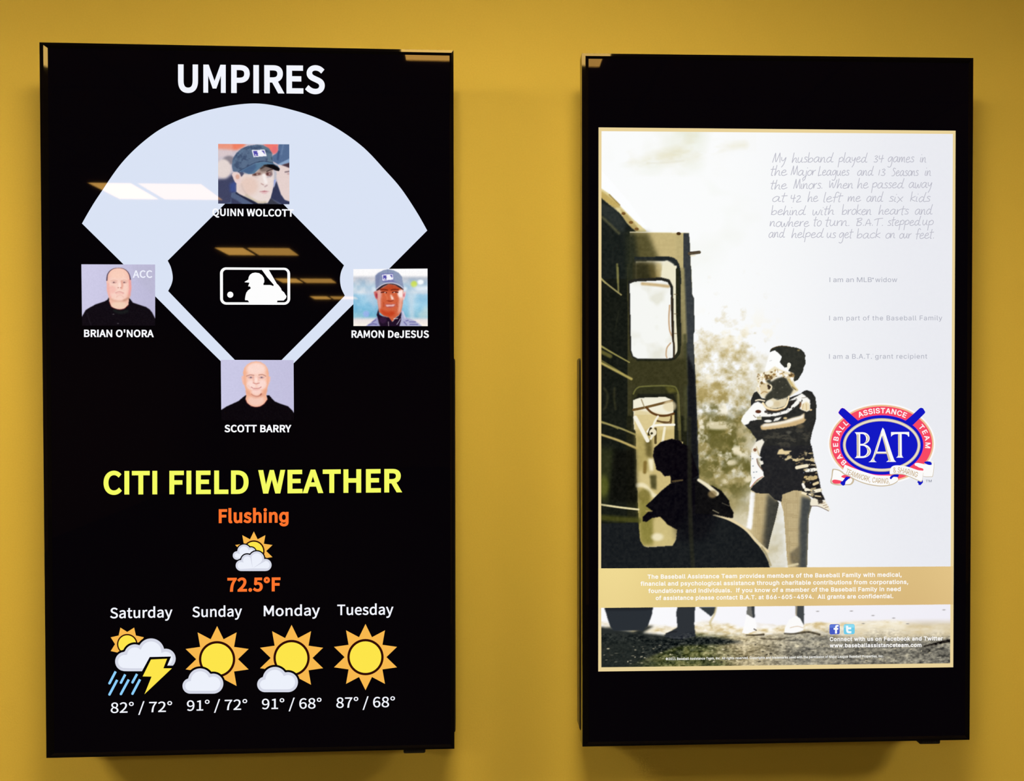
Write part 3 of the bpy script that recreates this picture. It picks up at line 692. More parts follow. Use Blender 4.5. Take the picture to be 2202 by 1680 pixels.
  '8': (641, '320,-10 252,-3 192,16 142,47 105,87 81,136 73,191 78,236 92,276 114,312 143,341 177,363 216,374 216,378 168,399 131,436 107,484 100,538 107,590 128,637 162,675 206,705 260,723 320,730 380,723 433,705 478,675 511,637 533,590 540,538 532,484 509,436 472,399 425,378 425,374 463,363 497,341 526,312 548,276 563,236 567,191 559,136 536,87 498,47 448,16 389,-3|320,70 365,74 403,85 434,104 457,130 472,160 476,196 471,234 456,267 432,294 400,315 363,329 320,333 277,329 239,315 208,294 184,267 168,234 163,196 168,160 182,130 206,104 237,85 275,74|320,410 356,414 388,425 414,443 435,468 448,497 452,532 448,565 435,595 416,618 389,636 357,647 320,651 283,647 251,636 225,618 205,595 192,565 188,532 192,497 205,468 225,443 252,425 284,414'),
  '9': (641, '320,730 383,722 439,699 485,663 521,615 543,557 550,491 545,438 527,382 496,317 446,238 284,0 185,0 427,350 435,350 407,313 363,286 308,275 247,282 194,303 150,336 117,381 97,435 90,498 97,562 120,618 155,664 202,700 257,722|320,651 281,646 246,631 218,608 196,576 182,539 177,498 182,455 196,418 218,387 246,364 281,349 320,345 360,349 394,364 423,387 445,418 459,454 463,496 459,539 445,576 423,608 395,631 360,646'),
  'A': (679, '23,0 285,720 391,720 655,0 559,0 406,428 374,527 329,677 347,677 301,525 270,428 120,0|156,201 156,281 523,281 523,201'),
  'B': (646, '85,0 85,720 341,720 410,714 465,694 508,664 539,626 557,580 563,529 559,487 547,453 528,426 504,405 446,377 446,371 480,364 514,347 545,322 569,288 586,245 591,193 585,141 566,94 534,55 488,25 426,6 349,0|176,81 346,81 419,89 467,113 494,149 503,193 498,228 485,260 462,287 432,309 395,322 351,327 176,327|176,404 337,404 374,408 408,419 436,437 457,462 471,492 475,527 467,571 442,607 400,631 340,639 176,639'),
  'C': (722, '378,-10 290,2 213,35 148,90 99,163 67,254 57,360 67,466 99,556 148,630 213,684 290,718 378,730 431,726 482,714 528,694 569,667 605,633 634,592 656,545 669,493 578,493 567,528 551,558 506,606 446,635 378,645 316,637 260,612 213,571 177,515 154,444 146,360 154,275 177,205 213,149 260,108 316,83 378,75 446,85 506,114 530,136 551,162 567,192 578,227 669,227 656,175 634,128 605,88 569,54 528,26 482,7 432,-6'),
  'E': (592, '85,0 85,720 527,720 527,639 176,639 176,404 503,404 503,324 176,324 176,81 531,81 531,0'),
  'F': (580, '85,0 85,720 522,720 522,639 176,639 176,394 490,394 490,313 176,313 176,0'),
  'G': (736, '380,-10 290,2 211,36 147,90 98,164 67,254 57,360 67,466 98,556 146,630 211,684 288,718 375,730 430,725 482,713 529,692 571,664 607,630 636,589 657,544 671,493 577,493 548,556 504,604 446,635 375,645 314,637 259,612 213,571 177,515 154,444 146,360 154,275 177,205 213,149 261,108 317,83 380,75 438,81 488,101 529,132 561,174 581,226 587,287 615,282 400,282 400,362 677,362 677,283 667,200 638,129 593,70 533,27 461,-1'),
  'H': (732, '85,0 85,720 176,720 176,409 555,409 555,720 647,720 647,0 555,0 555,328 176,328 176,0'),
  'I': (425, '44,0 44,81 167,81 167,639 44,639 44,720 381,720 381,639 259,639 259,81 381,81 381,0'),
  'K': (661, '148,206 148,306 197,369 247,429 300,487 515,720 634,720 327,390 322,391|85,0 85,720 176,720 176,473 175,318 176,274 176,0|527,0 266,367 323,438 635,0'),
  'L': (556, '85,0 85,720 176,720 176,81 511,81 511,0'),
  'M': (889, '85,0 85,720 215,720 392,265 407,225 424,173 441,119 455,69 435,69 450,117 467,172 484,224 499,265 674,720 804,720 804,0 714,0 714,412 714,463 715,522 716,585 718,647 726,647 704,579 682,513 662,455 645,412 484,0 405,0 241,412 225,454 205,511 183,577 158,647 168,647 170,589 171,526 172,465 173,412 173,0'),
  'N': (741, '85,0 85,720 193,720 486,259 513,213 548,151 586,78 573,76 567,153 565,223 564,276 564,720 656,720 656,0 547,0 286,411 251,468 209,539 152,640 169,642 173,543 176,464 177,412 177,0'),
  'O': (755, '378,-10 290,2 213,35 148,90 99,163 67,254 57,360 67,466 99,556 148,630 213,684 290,718 378,730 466,718 543,684 607,630 656,556 687,466 698,360 687,254 656,163 607,90 543,35 466,2|378,75 439,83 495,108 542,148 578,204 601,275 609,360 601,445 578,516 542,572 495,612 439,637 378,645 316,637 261,612 214,572 177,516 154,445 146,360 154,275 177,204 214,148 261,108 316,83'),
  'P': (629, '85,0 85,720 333,720 409,712 470,690 518,654 552,608 572,553 578,492 572,431 552,376 518,329 470,293 409,270 333,263 155,263 155,343 329,343 380,348 420,362 451,385 471,416 484,452 488,492 484,533 471,568 450,598 420,621 380,635 329,640 176,640 176,0'),
  'R': (635, '85,0 85,720 334,720 410,713 471,691 519,658 553,613 573,559 579,498 573,437 553,384 519,340 471,307 410,287 334,280 136,280 136,361 331,361 381,365 421,378 452,398 472,425 484,459 489,498 484,538 472,573 451,601 421,622 381,635 330,640 176,640 176,0|500,0 326,324 429,324 605,0'),
  'S': (632, '317,-13 243,-6 180,13 129,44 90,85 65,135 54,193 148,193 156,155 175,124 202,100 236,83 275,73 317,70 363,74 405,85 440,104 466,130 483,161 489,197 484,228 470,253 448,273 419,289 346,315 260,339 181,369 122,409 86,462 73,527 82,584 106,634 145,674 195,705 254,723 321,730 389,723 447,704 496,674 534,635 558,588 567,535 477,535 462,583 428,619 378,641 318,649 275,645 237,634 205,616 182,592 168,564 163,532 168,498 185,472 210,452 240,436 301,415 374,395 441,373 508,336 536,311 558,280 573,242 578,196 570,140 547,90 509,47 458,15 393,-6'),
  'T': (635, '45,639 45,720 590,720 590,639 363,639 363,0 273,0 273,639'),
  'W': (971, '219,0 23,720 116,720 231,277 248,206 264,132 279,56 268,56 283,132 299,206 317,277 433,720 537,720 653,277 671,206 688,132 704,56 691,56 706,132 722,206 740,277 854,720 948,720 750,0 645,0 520,457 497,554 475,672 495,672 474,559 450,457 326,0'),
  'a': (551, '226,-12 178,-7 134,7 96,31 67,63 49,104 43,153 48,195 61,228 82,254 110,273 177,298 252,311 331,321 375,332 386,344 390,360 390,363 387,394 377,420 362,440 339,456 311,465 277,468 241,465 211,456 166,426 142,388 58,412 81,456 111,490 148,515 188,531 231,541 274,544 338,537 372,527 404,510 433,486 456,453 471,410 476,356 476,0 391,0 391,73 386,73 357,35 305,1 269,-9|241,64 286,69 323,83 352,105 373,132 386,163 390,195 390,269 367,258 327,249 283,242 248,238 190,224 166,213 146,197 134,176 130,148 134,123 144,102 161,86 184,74'),
  'b': (601, '325,-12 280,-7 244,5 216,23 195,44 167,83 158,83 158,0 74,0 74,720 161,720 161,452 167,452 194,489 215,510 243,527 278,540 324,544 387,536 443,510 489,469 523,414 545,346 552,267 545,188 524,120 489,64 443,23 388,-3|312,66 358,73 396,93 425,124 447,165 460,214 464,268 460,322 447,370 426,410 396,441 358,460 312,467 266,461 228,442 198,412 177,372 164,324 159,268 164,212 177,163 199,122 229,92 267,73'),
  'c': (560, '293,-12 225,-3 165,23 116,65 79,120 56,188 48,265 56,344 79,412 116,468 165,509 225,535 293,544 368,534 432,504 458,482 481,456 499,425 512,392 429,371 411,409 382,440 343,460 293,467 245,460 205,439 175,407 153,366 141,318 136,265 141,214 153,166 175,125 205,93 245,73 293,66 343,73 383,94 413,125 431,166 514,145 501,110 483,79 433,30 369,-1'),
  'd': (601, '276,-12 213,-3 158,23 112,64 77,120 56,188 48,267 56,346 78,414 112,469 158,510 214,536 277,544 322,540 358,527 386,510 407,489 433,452 440,452 440,720 526,720 526,0 443,0 443,83 434,83 406,44 357,5 321,-7|289,66 335,73 372,92 402,122 424,163 437,212 441,268 437,324 424,372 403,412 373,442 335,461 289,467 243,460 205,441 175,410 153,370 141,322 136,268 141,214 154,165 175,124 205,93 244,73'),
  'e': (572, '300,-12 227,-3 166,23 116,65 79,120 56,187 48,264 56,342 78,410 114,466 163,509 222,535 290,544 334,540 376,529 416,510 452,482 482,446 505,399 520,342 525,274 525,240 106,240 106,313 478,313 438,286 434,336 421,380 400,416 372,444 335,461 290,467 245,461 207,444 177,416 154,382 140,342 136,299 136,251 141,196 156,150 181,114 214,87 254,71 301,65 359,75 404,103 421,124 432,149 517,129 500,90 474,56 441,28 400,6 353,-7'),
  'f': (359, '323,537 323,463 9,463 9,537|114,0 114,611 119,653 135,688 160,715 191,734 227,746 265,750 315,746 344,737 322,663 304,668 275,671 242,666 218,651 205,626 201,592 201,0'),
  'g': (602, '293,-213 237,-209 189,-198 149,-179 116,-156 91,-128 72,-98 144,-58 172,-93 218,-125 252,-135 293,-138 352,-130 399,-106 430,-66 441,-8 441,97 433,97 406,59 385,39 357,22 321,11 276,7 214,14 159,38 113,76 78,128 56,193 48,271 56,348 78,415 113,470 159,510 214,536 277,544 323,540 359,528 387,510 408,490 435,451 443,451 443,537 527,537 527,-13 519,-76 496,-127 459,-166 411,-192 355,-208|290,84 335,89 373,106 403,134 425,171 438,218 442,273 438,327 425,374 403,412 374,442 336,461 290,467 244,460 205,441 175,411 154,371 141,325 136,273 141,220 154,173 176,136 206,107 244,90'),
  'h': (580, '161,321 161,0 74,0 74,720 161,720 161,407 145,407 175,470 215,512 265,536 322,544 373,538 418,522 455,493 482,454 500,403 505,340 505,0 419,0 419,333 411,389 386,431 348,457 297,466 260,462 228,449 200,429 179,400 165,364'),
  'i': (236, '74,0 74,537 161,537 161,0|118,627 95,631 76,643 63,662 58,684 63,706 76,725 95,737 118,741 142,737 161,725 174,706 179,684 174,662 161,643 142,631'),
  'j': (236, '74,537 161,537 161,-43 157,-88 144,-128 122,-160 92,-183 53,-197 5,-202 -14,-202 -14,-123 3,-123 35,-117 57,-102 70,-76 74,-41|118,627 95,631 76,643 62,662 58,684 62,706 76,725 95,737 118,741 141,737 161,725 174,706 178,684 174,662 161,643 141,631'),
  'k': (539, '156,193 156,300 171,300 403,537 510,537 260,282 251,282|74,0 74,720 161,720 161,0|416,0 209,263 271,324 527,0'),
  'l': (268, '197,-3 143,5 105,29 82,67 74,119 74,720 161,720 161,140 163,108 170,88 184,77 207,73 227,74 240,77 256,4 229,-1'),
  'm': (863, '74,0 74,537 158,537 159,418 152,418 167,457 187,490 214,514 244,532 276,543 310,547 364,538 407,511 437,469 454,417 442,417 456,454 477,486 505,511 539,531 577,543 618,547 663,541 704,526 738,501 765,465 782,418 788,361 788,0 702,0 702,359 693,409 669,443 633,461 592,468 559,464 530,453 506,434 489,411 478,382 475,350 475,0 388,0 388,368 381,408 358,440 324,461 282,468 252,464 223,453 198,435 178,409 165,377 161,337 161,0'),
  'n': (580, '161,321 161,0 74,0 74,537 158,537 158,407 145,407 175,470 215,512 265,536 322,544 373,538 418,522 454,493 482,454 500,403 505,340 505,0 419,0 419,333 411,389 386,431 348,457 297,466 260,462 228,449 200,429 179,400 165,364'),
  'o': (588, '293,-12 225,-3 165,23 116,65 79,120 56,188 48,265 56,344 79,412 116,468 165,509 225,535 293,544 363,535 423,509 472,468 509,412 532,344 539,265 532,188 509,120 472,65 423,23 363,-3|293,66 343,73 382,93 413,125 435,166 448,214 452,265 448,317 435,365 413,407 382,439 343,460 293,467 245,460 205,439 175,407 153,366 141,318 136,265 141,214 153,166 175,125 205,93 245,73'),
  'p': (601, '74,-202 74,537 158,537 158,452 167,452 194,489 215,510 243,527 278,540 324,544 387,536 443,510 489,469 523,414 545,346 552,267 545,188 524,120 489,64 443,23 388,-3 325,-12 280,-7 244,5 216,23 195,44 167,83 161,83 161,-202|312,66 358,73 396,93 425,124 447,165 460,214 464,268 460,322 447,370 426,410 396,441 358,460 312,467 266,461 228,442 198,412 177,372 164,324 159,268 164,212 177,163 199,122 229,92 267,73'),
  'r': (367, '74,0 74,537 158,537 158,454 163,454 184,491 216,520 256,538 302,545 324,544 345,543 345,456 325,459 293,461 257,457 225,445 198,426 178,401 165,371 161,335 161,0'),
  's': (517, '258,-12 205,-7 159,5 119,25 87,54 64,90 50,133 133,151 149,112 176,85 212,70 257,64 307,70 346,88 371,114 379,145 374,171 360,192 335,208 300,219 211,241 147,263 102,295 75,336 66,388 73,431 92,469 123,501 163,524 211,539 265,544 316,540 359,527 395,507 423,480 444,448 459,410 379,392 365,421 343,447 311,465 265,471 221,465 185,448 162,423 154,392 159,365 175,344 203,328 243,316 325,296 389,274 433,243 460,202 469,151 462,106 442,67 410,34 368,9 316,-6'),
  't': (322, '288,537 288,463 9,463 9,537|92,667 178,667 178,138 182,108 193,87 212,75 241,71 262,72 286,76 302,2 272,-4 238,-6 176,3 130,30 101,74 92,131'),
  'u': (580, '258,-7 207,-2 163,15 126,43 98,83 80,134 74,197 74,537 161,537 161,204 169,148 194,106 233,80 283,71 320,75 353,88 380,108 401,137 414,173 419,216 419,537 505,537 505,0 422,0 422,130 435,130 405,66 364,24 314,1'),
  'v': (551, '230,0 25,537 119,537 234,219 265,123 291,29 260,29 287,123 317,219 432,537 526,537 320,0'),
  'w': (803, '195,0 32,537 123,537 189,302 218,193 248,58 233,58 263,191 292,302 357,537 448,537 512,302 540,192 569,58 554,58 584,191 614,302 679,537 771,537 608,0 521,0 451,243 431,318 411,397 391,478 411,478 392,397 372,318 351,243 281,0'),
  'y': (551, '67,-196 87,-121 101,-124 147,-126 167,-119 184,-105 200,-82 213,-50 230,-2 25,537 119,537 234,219 264,123 291,29 260,29 287,123 317,219 432,537 526,537 289,-82 271,-121 250,-151 225,-175 197,-192 165,-202 130,-205 91,-202'),
  '©': (901, '245,360 252,415 274,465 306,507 349,540 399,561 454,568 502,563 547,547 585,521 617,489 639,449 651,405 566,405 553,438 527,464 493,481 454,487 421,483 390,470 364,450 344,424 331,393 327,360 331,326 344,296 364,270 390,250 421,237 454,233 492,239 523,256 546,282 559,315 644,315 632,271 611,231 582,198 545,172 502,156 454,151 399,158 349,179 306,212 274,255 252,305|450,-11 376,-4 306,18 243,52 188,98 142,153 108,216 86,286 79,360 86,434 108,504 142,567 188,622 243,668 306,702 376,724 450,731 525,724 594,702 658,668 713,622 758,567 793,504 814,434 821,360 814,286 793,216 758,153 713,98 658,52 594,18 525,-4|450,72 508,78 562,95 611,121 654,157 689,200 716,249 732,302 738,360 732,418 716,471 689,520 654,563 611,599 562,625 508,642 450,648 393,642 339,625 290,599 247,563 212,520 186,471 169,418 163,360 169,302 186,249 212,200 247,157 290,121 339,95 393,78'),
  '®': (655, '328,167 271,173 219,189 171,215 129,250 95,292 68,339 52,392 46,448 52,505 68,557 95,605 129,647 171,682 219,708 271,724 328,730 384,724 437,708 485,682 527,647 561,605 587,557 603,505 609,448 603,392 587,339 561,292 527,250 485,215 437,189 384,173|328,235 384,243 435,264 478,298 512,341 534,392 541,448 534,505 512,556 478,599 435,633 384,654 328,662 272,654 221,633 177,599 143,556 122,505 115,448 122,392 143,341 177,298 221,264 272,243|387,319 323,442 387,442 451,319|228,319 228,578 358,578 395,569 427,542 437,521 441,496 437,469 427,447 393,417 354,407 262,407 262,451 338,451 364,462 374,476 377,496 374,515 364,526 339,535 287,535 287,319'),
  '™': (601, '409,461 295,720 343,720 421,531 501,720 547,720 434,461|287,461 287,720 332,720 332,461|510,461 510,720 557,720 557,461|116,461 116,697 163,697 163,461|38,679 38,720 241,720 241,679'),
 },
}

# ------------------------------------------------------------------ left display: umpires and weather
WHITE = (246, 247, 253)
FIELD = (218, 227, 245)
a = Art(LEFT, 1)
arc_l = [(176.4, 480.8), (194, 450), (214.5, 417.9), (261.7, 350.7), (314.4, 299.8), (368.9, 265.3), (450.6, 236.3), (548, 222.6),
         (630.8, 237.2), (703.5, 264.4), (776.1, 312.6), (830.6, 368.9), (863.5, 407), (896, 456), (918.7, 495.9)]
outer = np.concatenate([catmull(arc_l, False, 9), [(837.9, 577), (714, 699.7), (631.5, 781.5), (553, 858), (474.8, 777), (396, 699.7), (334.4, 638), (265, 568)]])
notch_l = catmull([(360.7, 560.8), (367.8, 576), (371.5, 596), (369, 611), (361.6, 626)], False)
notch_r = catmull([(741.6, 636), (734, 620), (731.2, 601.6), (733.5, 585), (739.8, 570.8)], False)
inner = np.concatenate([[(546.6, 376)], notch_l, [(432.5, 699.7), (504.4, 773.5), (555, 824), (606.5, 773.5), (679.9, 699.7)], notch_r])
a.shape([outer, inner], FIELD)
a.build('baseball_diamond')

a = Art(LEFT, 2); text(a, 'UMPIRES', 383.0, 199.0, 698.4, 202.0, 60.5, (243, 245, 254), 'S', 0.050); a.build('title_text')
for s, x0, y0, x1, y1 in (('CITI FIELD', 222.8, 1063.9, 534.6, 1062.4), ('WEATHER', 555.3, 1061.8, 864.9, 1059.0)):
    a = Art(LEFT, 2); text(a, s, x0, y0, x1, y1, 50.6, (245, 252, 98), 'S', 0.050); a.build('weather_heading')
a = Art(LEFT, 2); text(a, 'Flushing', 470.5, 1125.3, 620.6, 1124.2, 30.0, (255, 116, 44), 'S', 0.055); a.build('city_text')
a = Art(LEFT, 2); text(a, '72.5°F', 489.0, 1272.9, 603.2, 1271.9, 30.0, (255, 116, 44), 'S', 0.055); a.build('temperature_text')
for s, x0, y0, x1, y1 in (('QUINN WOLCOTT', 456.8, 464.5, 631.6, 466.2), ("BRIAN O'NORA", 181.0, 725.0, 331.0, 725.4), ('RAMON DeJESUS', 756.0, 726.6, 922.3, 726.8), ('SCOTT BARRY', 482.8, 929.7, 626.8, 929.9)):
    a = Art(LEFT, 5); text(a, s, x0, y0, x1, y1, 15.9, (250, 251, 255), 'S', 0.048); a.build('name_caption')
for s, x0, y0, x1, y1 in (('Saturday', 236.9, 1330.1, 371.0, 1328.0), ('Sunday', 413.6, 1327.7, 520.5, 1325.9), ('Monday', 567.3, 1325.5, 688.1, 1323.8), ('Tuesday', 725.3, 1323.1, 846.1, 1322.0)):
    a = Art(LEFT, 2); text(a, s, x0, y0, x1, y1, 22.6, (244, 246, 254), 'S', 0.022); a.build('day_text')
for s, x0, y0, x1, y1 in (('82° / 72°', 238.2, 1533.6, 370.2, 1531.0), ('91° / 72°', 402.0, 1529.0, 531.7, 1526.6), ('91° / 68°', 563.3, 1525.4, 691.4, 1523.8), ('87° / 68°', 723.2, 1522.6, 849.3, 1520.8)):
    a = Art(LEFT, 2); text(a, s, x0, y0, x1, y1, 22.2, (244, 246, 254), 'S', 0.012); a.build('temperature_range_text')

# league emblem (rounded frame, batter silhouette, ball)
def rrect(tl, tr, br, bl, r, n=8):
    P = [np.array(q, float) for q in (tl, tr, br, bl)]; out = []
    for i in range(4):
        p, q, s = P[i], P[i - 1], P[(i + 1) % 4]
        d0 = (q - p)/np.linalg.norm(q - p); d1 = (s - p)/np.linalg.norm(s - p)
        c = p + (d0 + d1)*r
        for k in range(n + 1):
            t = math.pi/2*k/n
            out.append(c - d1*r*math.cos(t) - d0*r*math.sin(t))
    return np.array(out)
BATTER = [(1255, 225), (1430, 225), (1560, 450), (1660, 620), (1700, 655), (1770, 745), (1782, 790), (1850, 845), (1880, 900), (1912, 945), (1895, 1000), (1835, 1058), (1672, 1060), (1664, 1085), (1668, 1130),
          (920, 1130), (930, 1108), (900, 1060), (885, 1050), (822, 1050), (820, 1010), (832, 930), (855, 850), (900, 790), (965, 745), (970, 725), (950, 690), (903, 685), (910, 655), (936, 596), (920, 586), (812, 578), (812, 566),
          (905, 508), (917, 440), (950, 380), (1010, 338), (1090, 322), (1190, 338), (1268, 392), (1315, 460), (1328, 540), (1322, 590), (1304, 602), (1304, 650), (1480, 650), (1530, 664), (1560, 682), (1576, 645), (1400, 440), (1262, 250)]
a = Art(LEFT, 2)
a.shape([rrect((160, 184), (2005, 196), (2008, 1170), (165, 1166), 160), rrect((238, 247), (1934, 254), (1936, 1106), (240, 1104), 95)], (253, 253, 253), 0, 'K')
a.shape([BATTER], (253, 253, 253), 1, 'K')
a.shape([circle(432, 905, 80)], (253, 253, 253), 1, 'K')
a.build('league_emblem')

# weather icons
RAY, DISC, RIMC, CLOUD, GAP, DARKRING = (248, 184, 78), (253, 229, 74), (213, 216, 230), (237, 241, 251), (5, 3, 6), (46, 10, 6)
def star(c, r0, r1, n, a0):
    ang = np.radians(a0 + np.arange(2*n)*180.0/n); rad = np.where(np.arange(2*n) % 2 == 0, r1, r0)
    return np.stack([c[0] + rad*np.cos(ang), c[1] - rad*np.sin(ang)], 1)
def sun(art, frame, c, s=1.0, n=10, a0=90, ri=280, ro=443):
    art.shape([star(c, ri*s, ro*s, n, a0)], RAY, 0, frame)
    art.shape([circle(c[0], c[1], 243*s)], DARKRING, 1, frame)
    art.shape([circle(c[0], c[1], 211*s)], DISC, 2, frame)
def cloud_outline(blobs, bottom, grow):
    """outline of round lobes standing on a flat bottom, grown or shrunk by `grow`"""
    cx = sum(b[0] for b in blobs)/len(blobs); cy = bottom - 60
    x0 = blobs[0][0]; x1 = blobs[-1][0]; out = []
    for t in np.radians(np.arange(0, 360, 3.0)):
        dx, dy = math.cos(t), math.sin(t); best = 0
        for bx, by, r in blobs:
            r = r + grow
            ex, ey = bx - cx, by - cy; b = dx*ex + dy*ey; q = b*b - (ex*ex + ey*ey - r*r)
            if q >= 0: best = max(best, b + math.sqrt(q))
        lim = bottom + grow
        if dy > 1e-6: best = min(best, (lim - cy)/dy) if abs(cx + dx*(lim - cy)/dy - cx) < 1e5 and best*dy > lim - cy else best
        if dy > 1e-6:
            hx = cx + dx*(lim - cy)/dy
            if x0 <= hx <= x1: best = max(best, (lim - cy)/dy)
        out.append((cx + dx*best, cy + dy*best))
    return out
def cloud(art, frame, blobs, bottom, gap=28, rim=38, lvl=3):
    if gap: art.shape([cloud_outline(blobs, bottom, gap)], GAP, lvl, frame)
    art.shape([cloud_outline(blobs, bottom, 0)], RIMC, lvl + 1, frame)
    art.shape([cloud_outline(blobs, bottom, -rim)], CLOUD, lvl + 2, frame)

# current weather: sun behind two clouds
a = Art(LEFT, 2)
sun(a, 'W0', (692, 581))
cloud(a, 'W0', [(315, 680, 97), (472, 582, 150), (630, 602, 106), (660, 690, 87)], 777, 26, 44, 3)
cloud(a, 'W0', [(410, 905, 125), (545, 790, 136), (760, 752, 168), (958, 893, 137)], 1030, 28, 44, 6)
a.build('weather_icon')
# Saturday: storm
a = Art(LEFT, 2)
sun(a, 'W1', (335, 657), 0.565, 8, 67.5, 290, 425)
cloud(a, 'W1', [(303, 888, 129), (438, 800, 142), (655, 756, 177), (850, 850, 134)], 1018, 28, 40, 3)
a.shape([[(637, 827), (923, 820), (872, 942), (1010, 942), (1010, 1040), (520, 1040), (540, 1005)]], GAP, 6, 'W1')
a.shape([[(655, 860), (870, 850), (820, 978), (934, 978), (568, 1324), (662, 1089), (543, 1086)]], DISC, 7, 'W1')
for p in ([(180, 1022), (97, 1180)], [(308, 1062), (250, 1172)], [(466, 1056), (405, 1168)], [(200, 1135), (97, 1330)], [(355, 1130), (250, 1324)], [(506, 1128), (405, 1320)]):
    p0, p1 = np.array(p, float); d = (p1 - p0)/np.linalg.norm(p1 - p0); n = np.array([-d[1], d[0]])*16
    a.shape([np.concatenate([[p0 + n], [p1 + n], [p1 + n*math.cos(t) + d*16*math.sin(t) for t in np.linspace(0.3, 2.84, 8)], [p1 - n, p0 - n]])], (140, 206, 252), 1, 'W1')
a.build('weather_icon')
# Sunday, Monday: sun and cloud; Tuesday: sun
for frame, c, dx, dy in (('W1', (1537, 858), 0, 0), ('W2', (542, 842), -993, -20)):
    a = Art(LEFT, 2)
    sun(a, frame, c)
    cloud(a, frame, [(1178 + dx, 1215 + dy, 103), (1312 + dx, 1142 + dy, 162), (1487 + dx, 1184 + dy, 134)], 1318 + dy, 28, 38, 3)
    a.build('weather_icon')
a = Art(LEFT, 2); sun(a, 'W2', (1531, 830)); a.build('weather_icon')

# ---- portraits
NAVY, CAP_BLUE, SKIN = (58, 62, 92), (90, 110, 138), (233, 216, 209)
def cap_patch(p, frame, q):
    """small white league patch on a cap: four corners given"""
    q = np.array(q, float)
    def at(u, v): return (1 - v)*((1 - u)*q[0] + u*q[1]) + v*((1 - u)*q[3] + u*q[2])
    p.poly(frame, [at(0, 0), at(1, 0), at(1, 1), at(0, 1)], (246, 246, 252), 0.5)
    p.poly(frame, [at(.08, .14), at(.44, .14), at(.36, .32), at(.42, .5), at(.36, .62), at(.38, .86), at(.08, .86)], (82, 76, 168), 0.4)
    p.poly(frame, [at(.72, .14), at(.92, .14), at(.92, .72)], (82, 76, 168), 0.4)
    p.ell(frame, at(.2, .7), 13, 12, (246, 246, 252), 0.3)

# second base: man in a dark cap, another man behind
p = Picture(LEFT, (469.2, 309.6), (622.1, 310.6), (622.6, 439.5), (469.2, 438.1), 0.75, 3)
p.base((205, 195, 205))
p.poly('Q', [(120, 80), (700, 80), (640, 170), (400, 230), (120, 210)], (236, 152, 128), 2.5)
p.poly('Q', [(420, 80), (690, 80), (620, 150), (500, 210), (430, 200)], (240, 120, 90), 2.0, 0.7)
p.poly('Q', [(120, 200), (430, 215), (420, 330), (120, 360)], (217, 200, 204), 3)
p.ell('Q', (350, 420), 120, 90, (140, 132, 142), 3.5)
p.ell('Q', (240, 590), 150, 190, (228, 214, 210), 3)
p.poly('Q', [(120, 800), (300, 790), (430, 680), (560, 900), (560, 1320), (120, 1320)], (64, 68, 98), 2.5)
p.poly('Q', [(360, 900), (500, 820), (510, 1070), (380, 1060)], (62, 82, 150), 2.5, 0.8)
p.poly('Q', [(1030, 80), (1350, 80), (1330, 260), (1230, 300), (1120, 200)], (240, 122, 110), 2.5)
p.ell('Q', (1270, 215), 70, 75, (230, 110, 120), 3, .7)
n1 = p.noise(8, 3, 3)
p.poly('Q', [(1345, 90), (1570, 90), (1570, 430), (1340, 505), (1215, 430), (1220, 330), (1290, 290), (1335, 240)], (84, 108, 146), 0.9)
p.stroke('Q', [(1350, 250), (1330, 400)], 40, (58, 76, 116), 1.5, .7)
p.stroke('Q', [(1440, 110), (1400, 300)], 30, (120, 145, 180), 1.8, .5)
p.poly('Q', [(1310, 505), (1400, 515), (1570, 575), (1570, 1250), (1470, 1215), (1395, 1100), (1335, 900), (1295, 700)], (229, 209, 205), 0.8)
p.poly('Q', [(1320, 505), (1570, 380), (1570, 470), (1400, 515)], (138, 165, 200), 0.8)
p.poly('Q', [(1400, 515), (1570, 465), (1570, 575), (1450, 530)], (72, 52, 62), 0.9)
p.stroke('Q', [(1480, 655), (1565, 640)], 26, (120, 100, 108), 1.2, .9)
p.ell('Q', (1545, 690), 30, 20, (200, 170, 170), 1.2)
p.poly('Q', [(1300, 830), (1390, 1100), (1470, 1215), (1570, 1250), (1570, 1320), (1120, 1320), (1195, 1100), (1240, 960)], (52, 57, 88), 0.8)
p.stroke('Q', [(1190, 1200), (1380, 1300)], 40, (110, 118, 140), 1.5, .5)
p.poly('Q', [(1230, 620), (1305, 660), (1300, 820), (1250, 980), (1225, 800)], (190, 190, 200), 0.8)
p.poly('Q', [(1250, 820), (1295, 800), (1255, 960)], (150, 165, 225), 0.8)
FACE = [(520, 690), (640, 640), (830, 690), (1230, 600), (1255, 700), (1242, 900), (1215, 1060), (1185, 1180), (1135, 1270), (1060, 1292), (930, 1288), (820, 1225), (700, 1172), (505, 1085), (498, 900), (520, 850)]
p.poly('Q', FACE, (234, 218, 213), 0.6)
p.ell('Q', (750, 930), 190, 190, (229, 198, 184), 9, .8)
p.poly('Q', [(510, 900), (620, 900), (700, 1120), (515, 1080)], (226, 205, 198), 3, .8)
p.stroke('Q', [(700, 1130), (820, 1210), (950, 1270), (1080, 1270)], 60, (200, 186, 160), 2.5, .75)
p.stroke('Q', [(600, 900), (640, 1010), (720, 1120)], 22, (208, 184, 176), 2, .6)
p.poly('Q', [(412, 700), (462, 652), (540, 690), (592, 760), (588, 880), (525, 900), (468, 850), (428, 760)], (232, 208, 204), 0.6, 1, True)
p.ell('Q', (522, 750), 40, 48, (214, 160, 140), 2, .8)
p.poly('Q', [(530, 650), (625, 645), (655, 690), (598, 755), (568, 690)], (82, 80, 105), 0.8)
p.poly('Q', [(820, 695), (1000, 570), (1100, 530), (1210, 570), (1235, 610), (1215, 725), (1150, 745), (1080, 690), (960, 725), (870, 745)], (172, 148, 138), 1.8, .9)
p.poly('Q', [(950, 600), (1080, 520), (1225, 560), (1205, 600), (1100, 635), (1010, 650)], (120, 104, 98), 1.5, .85)
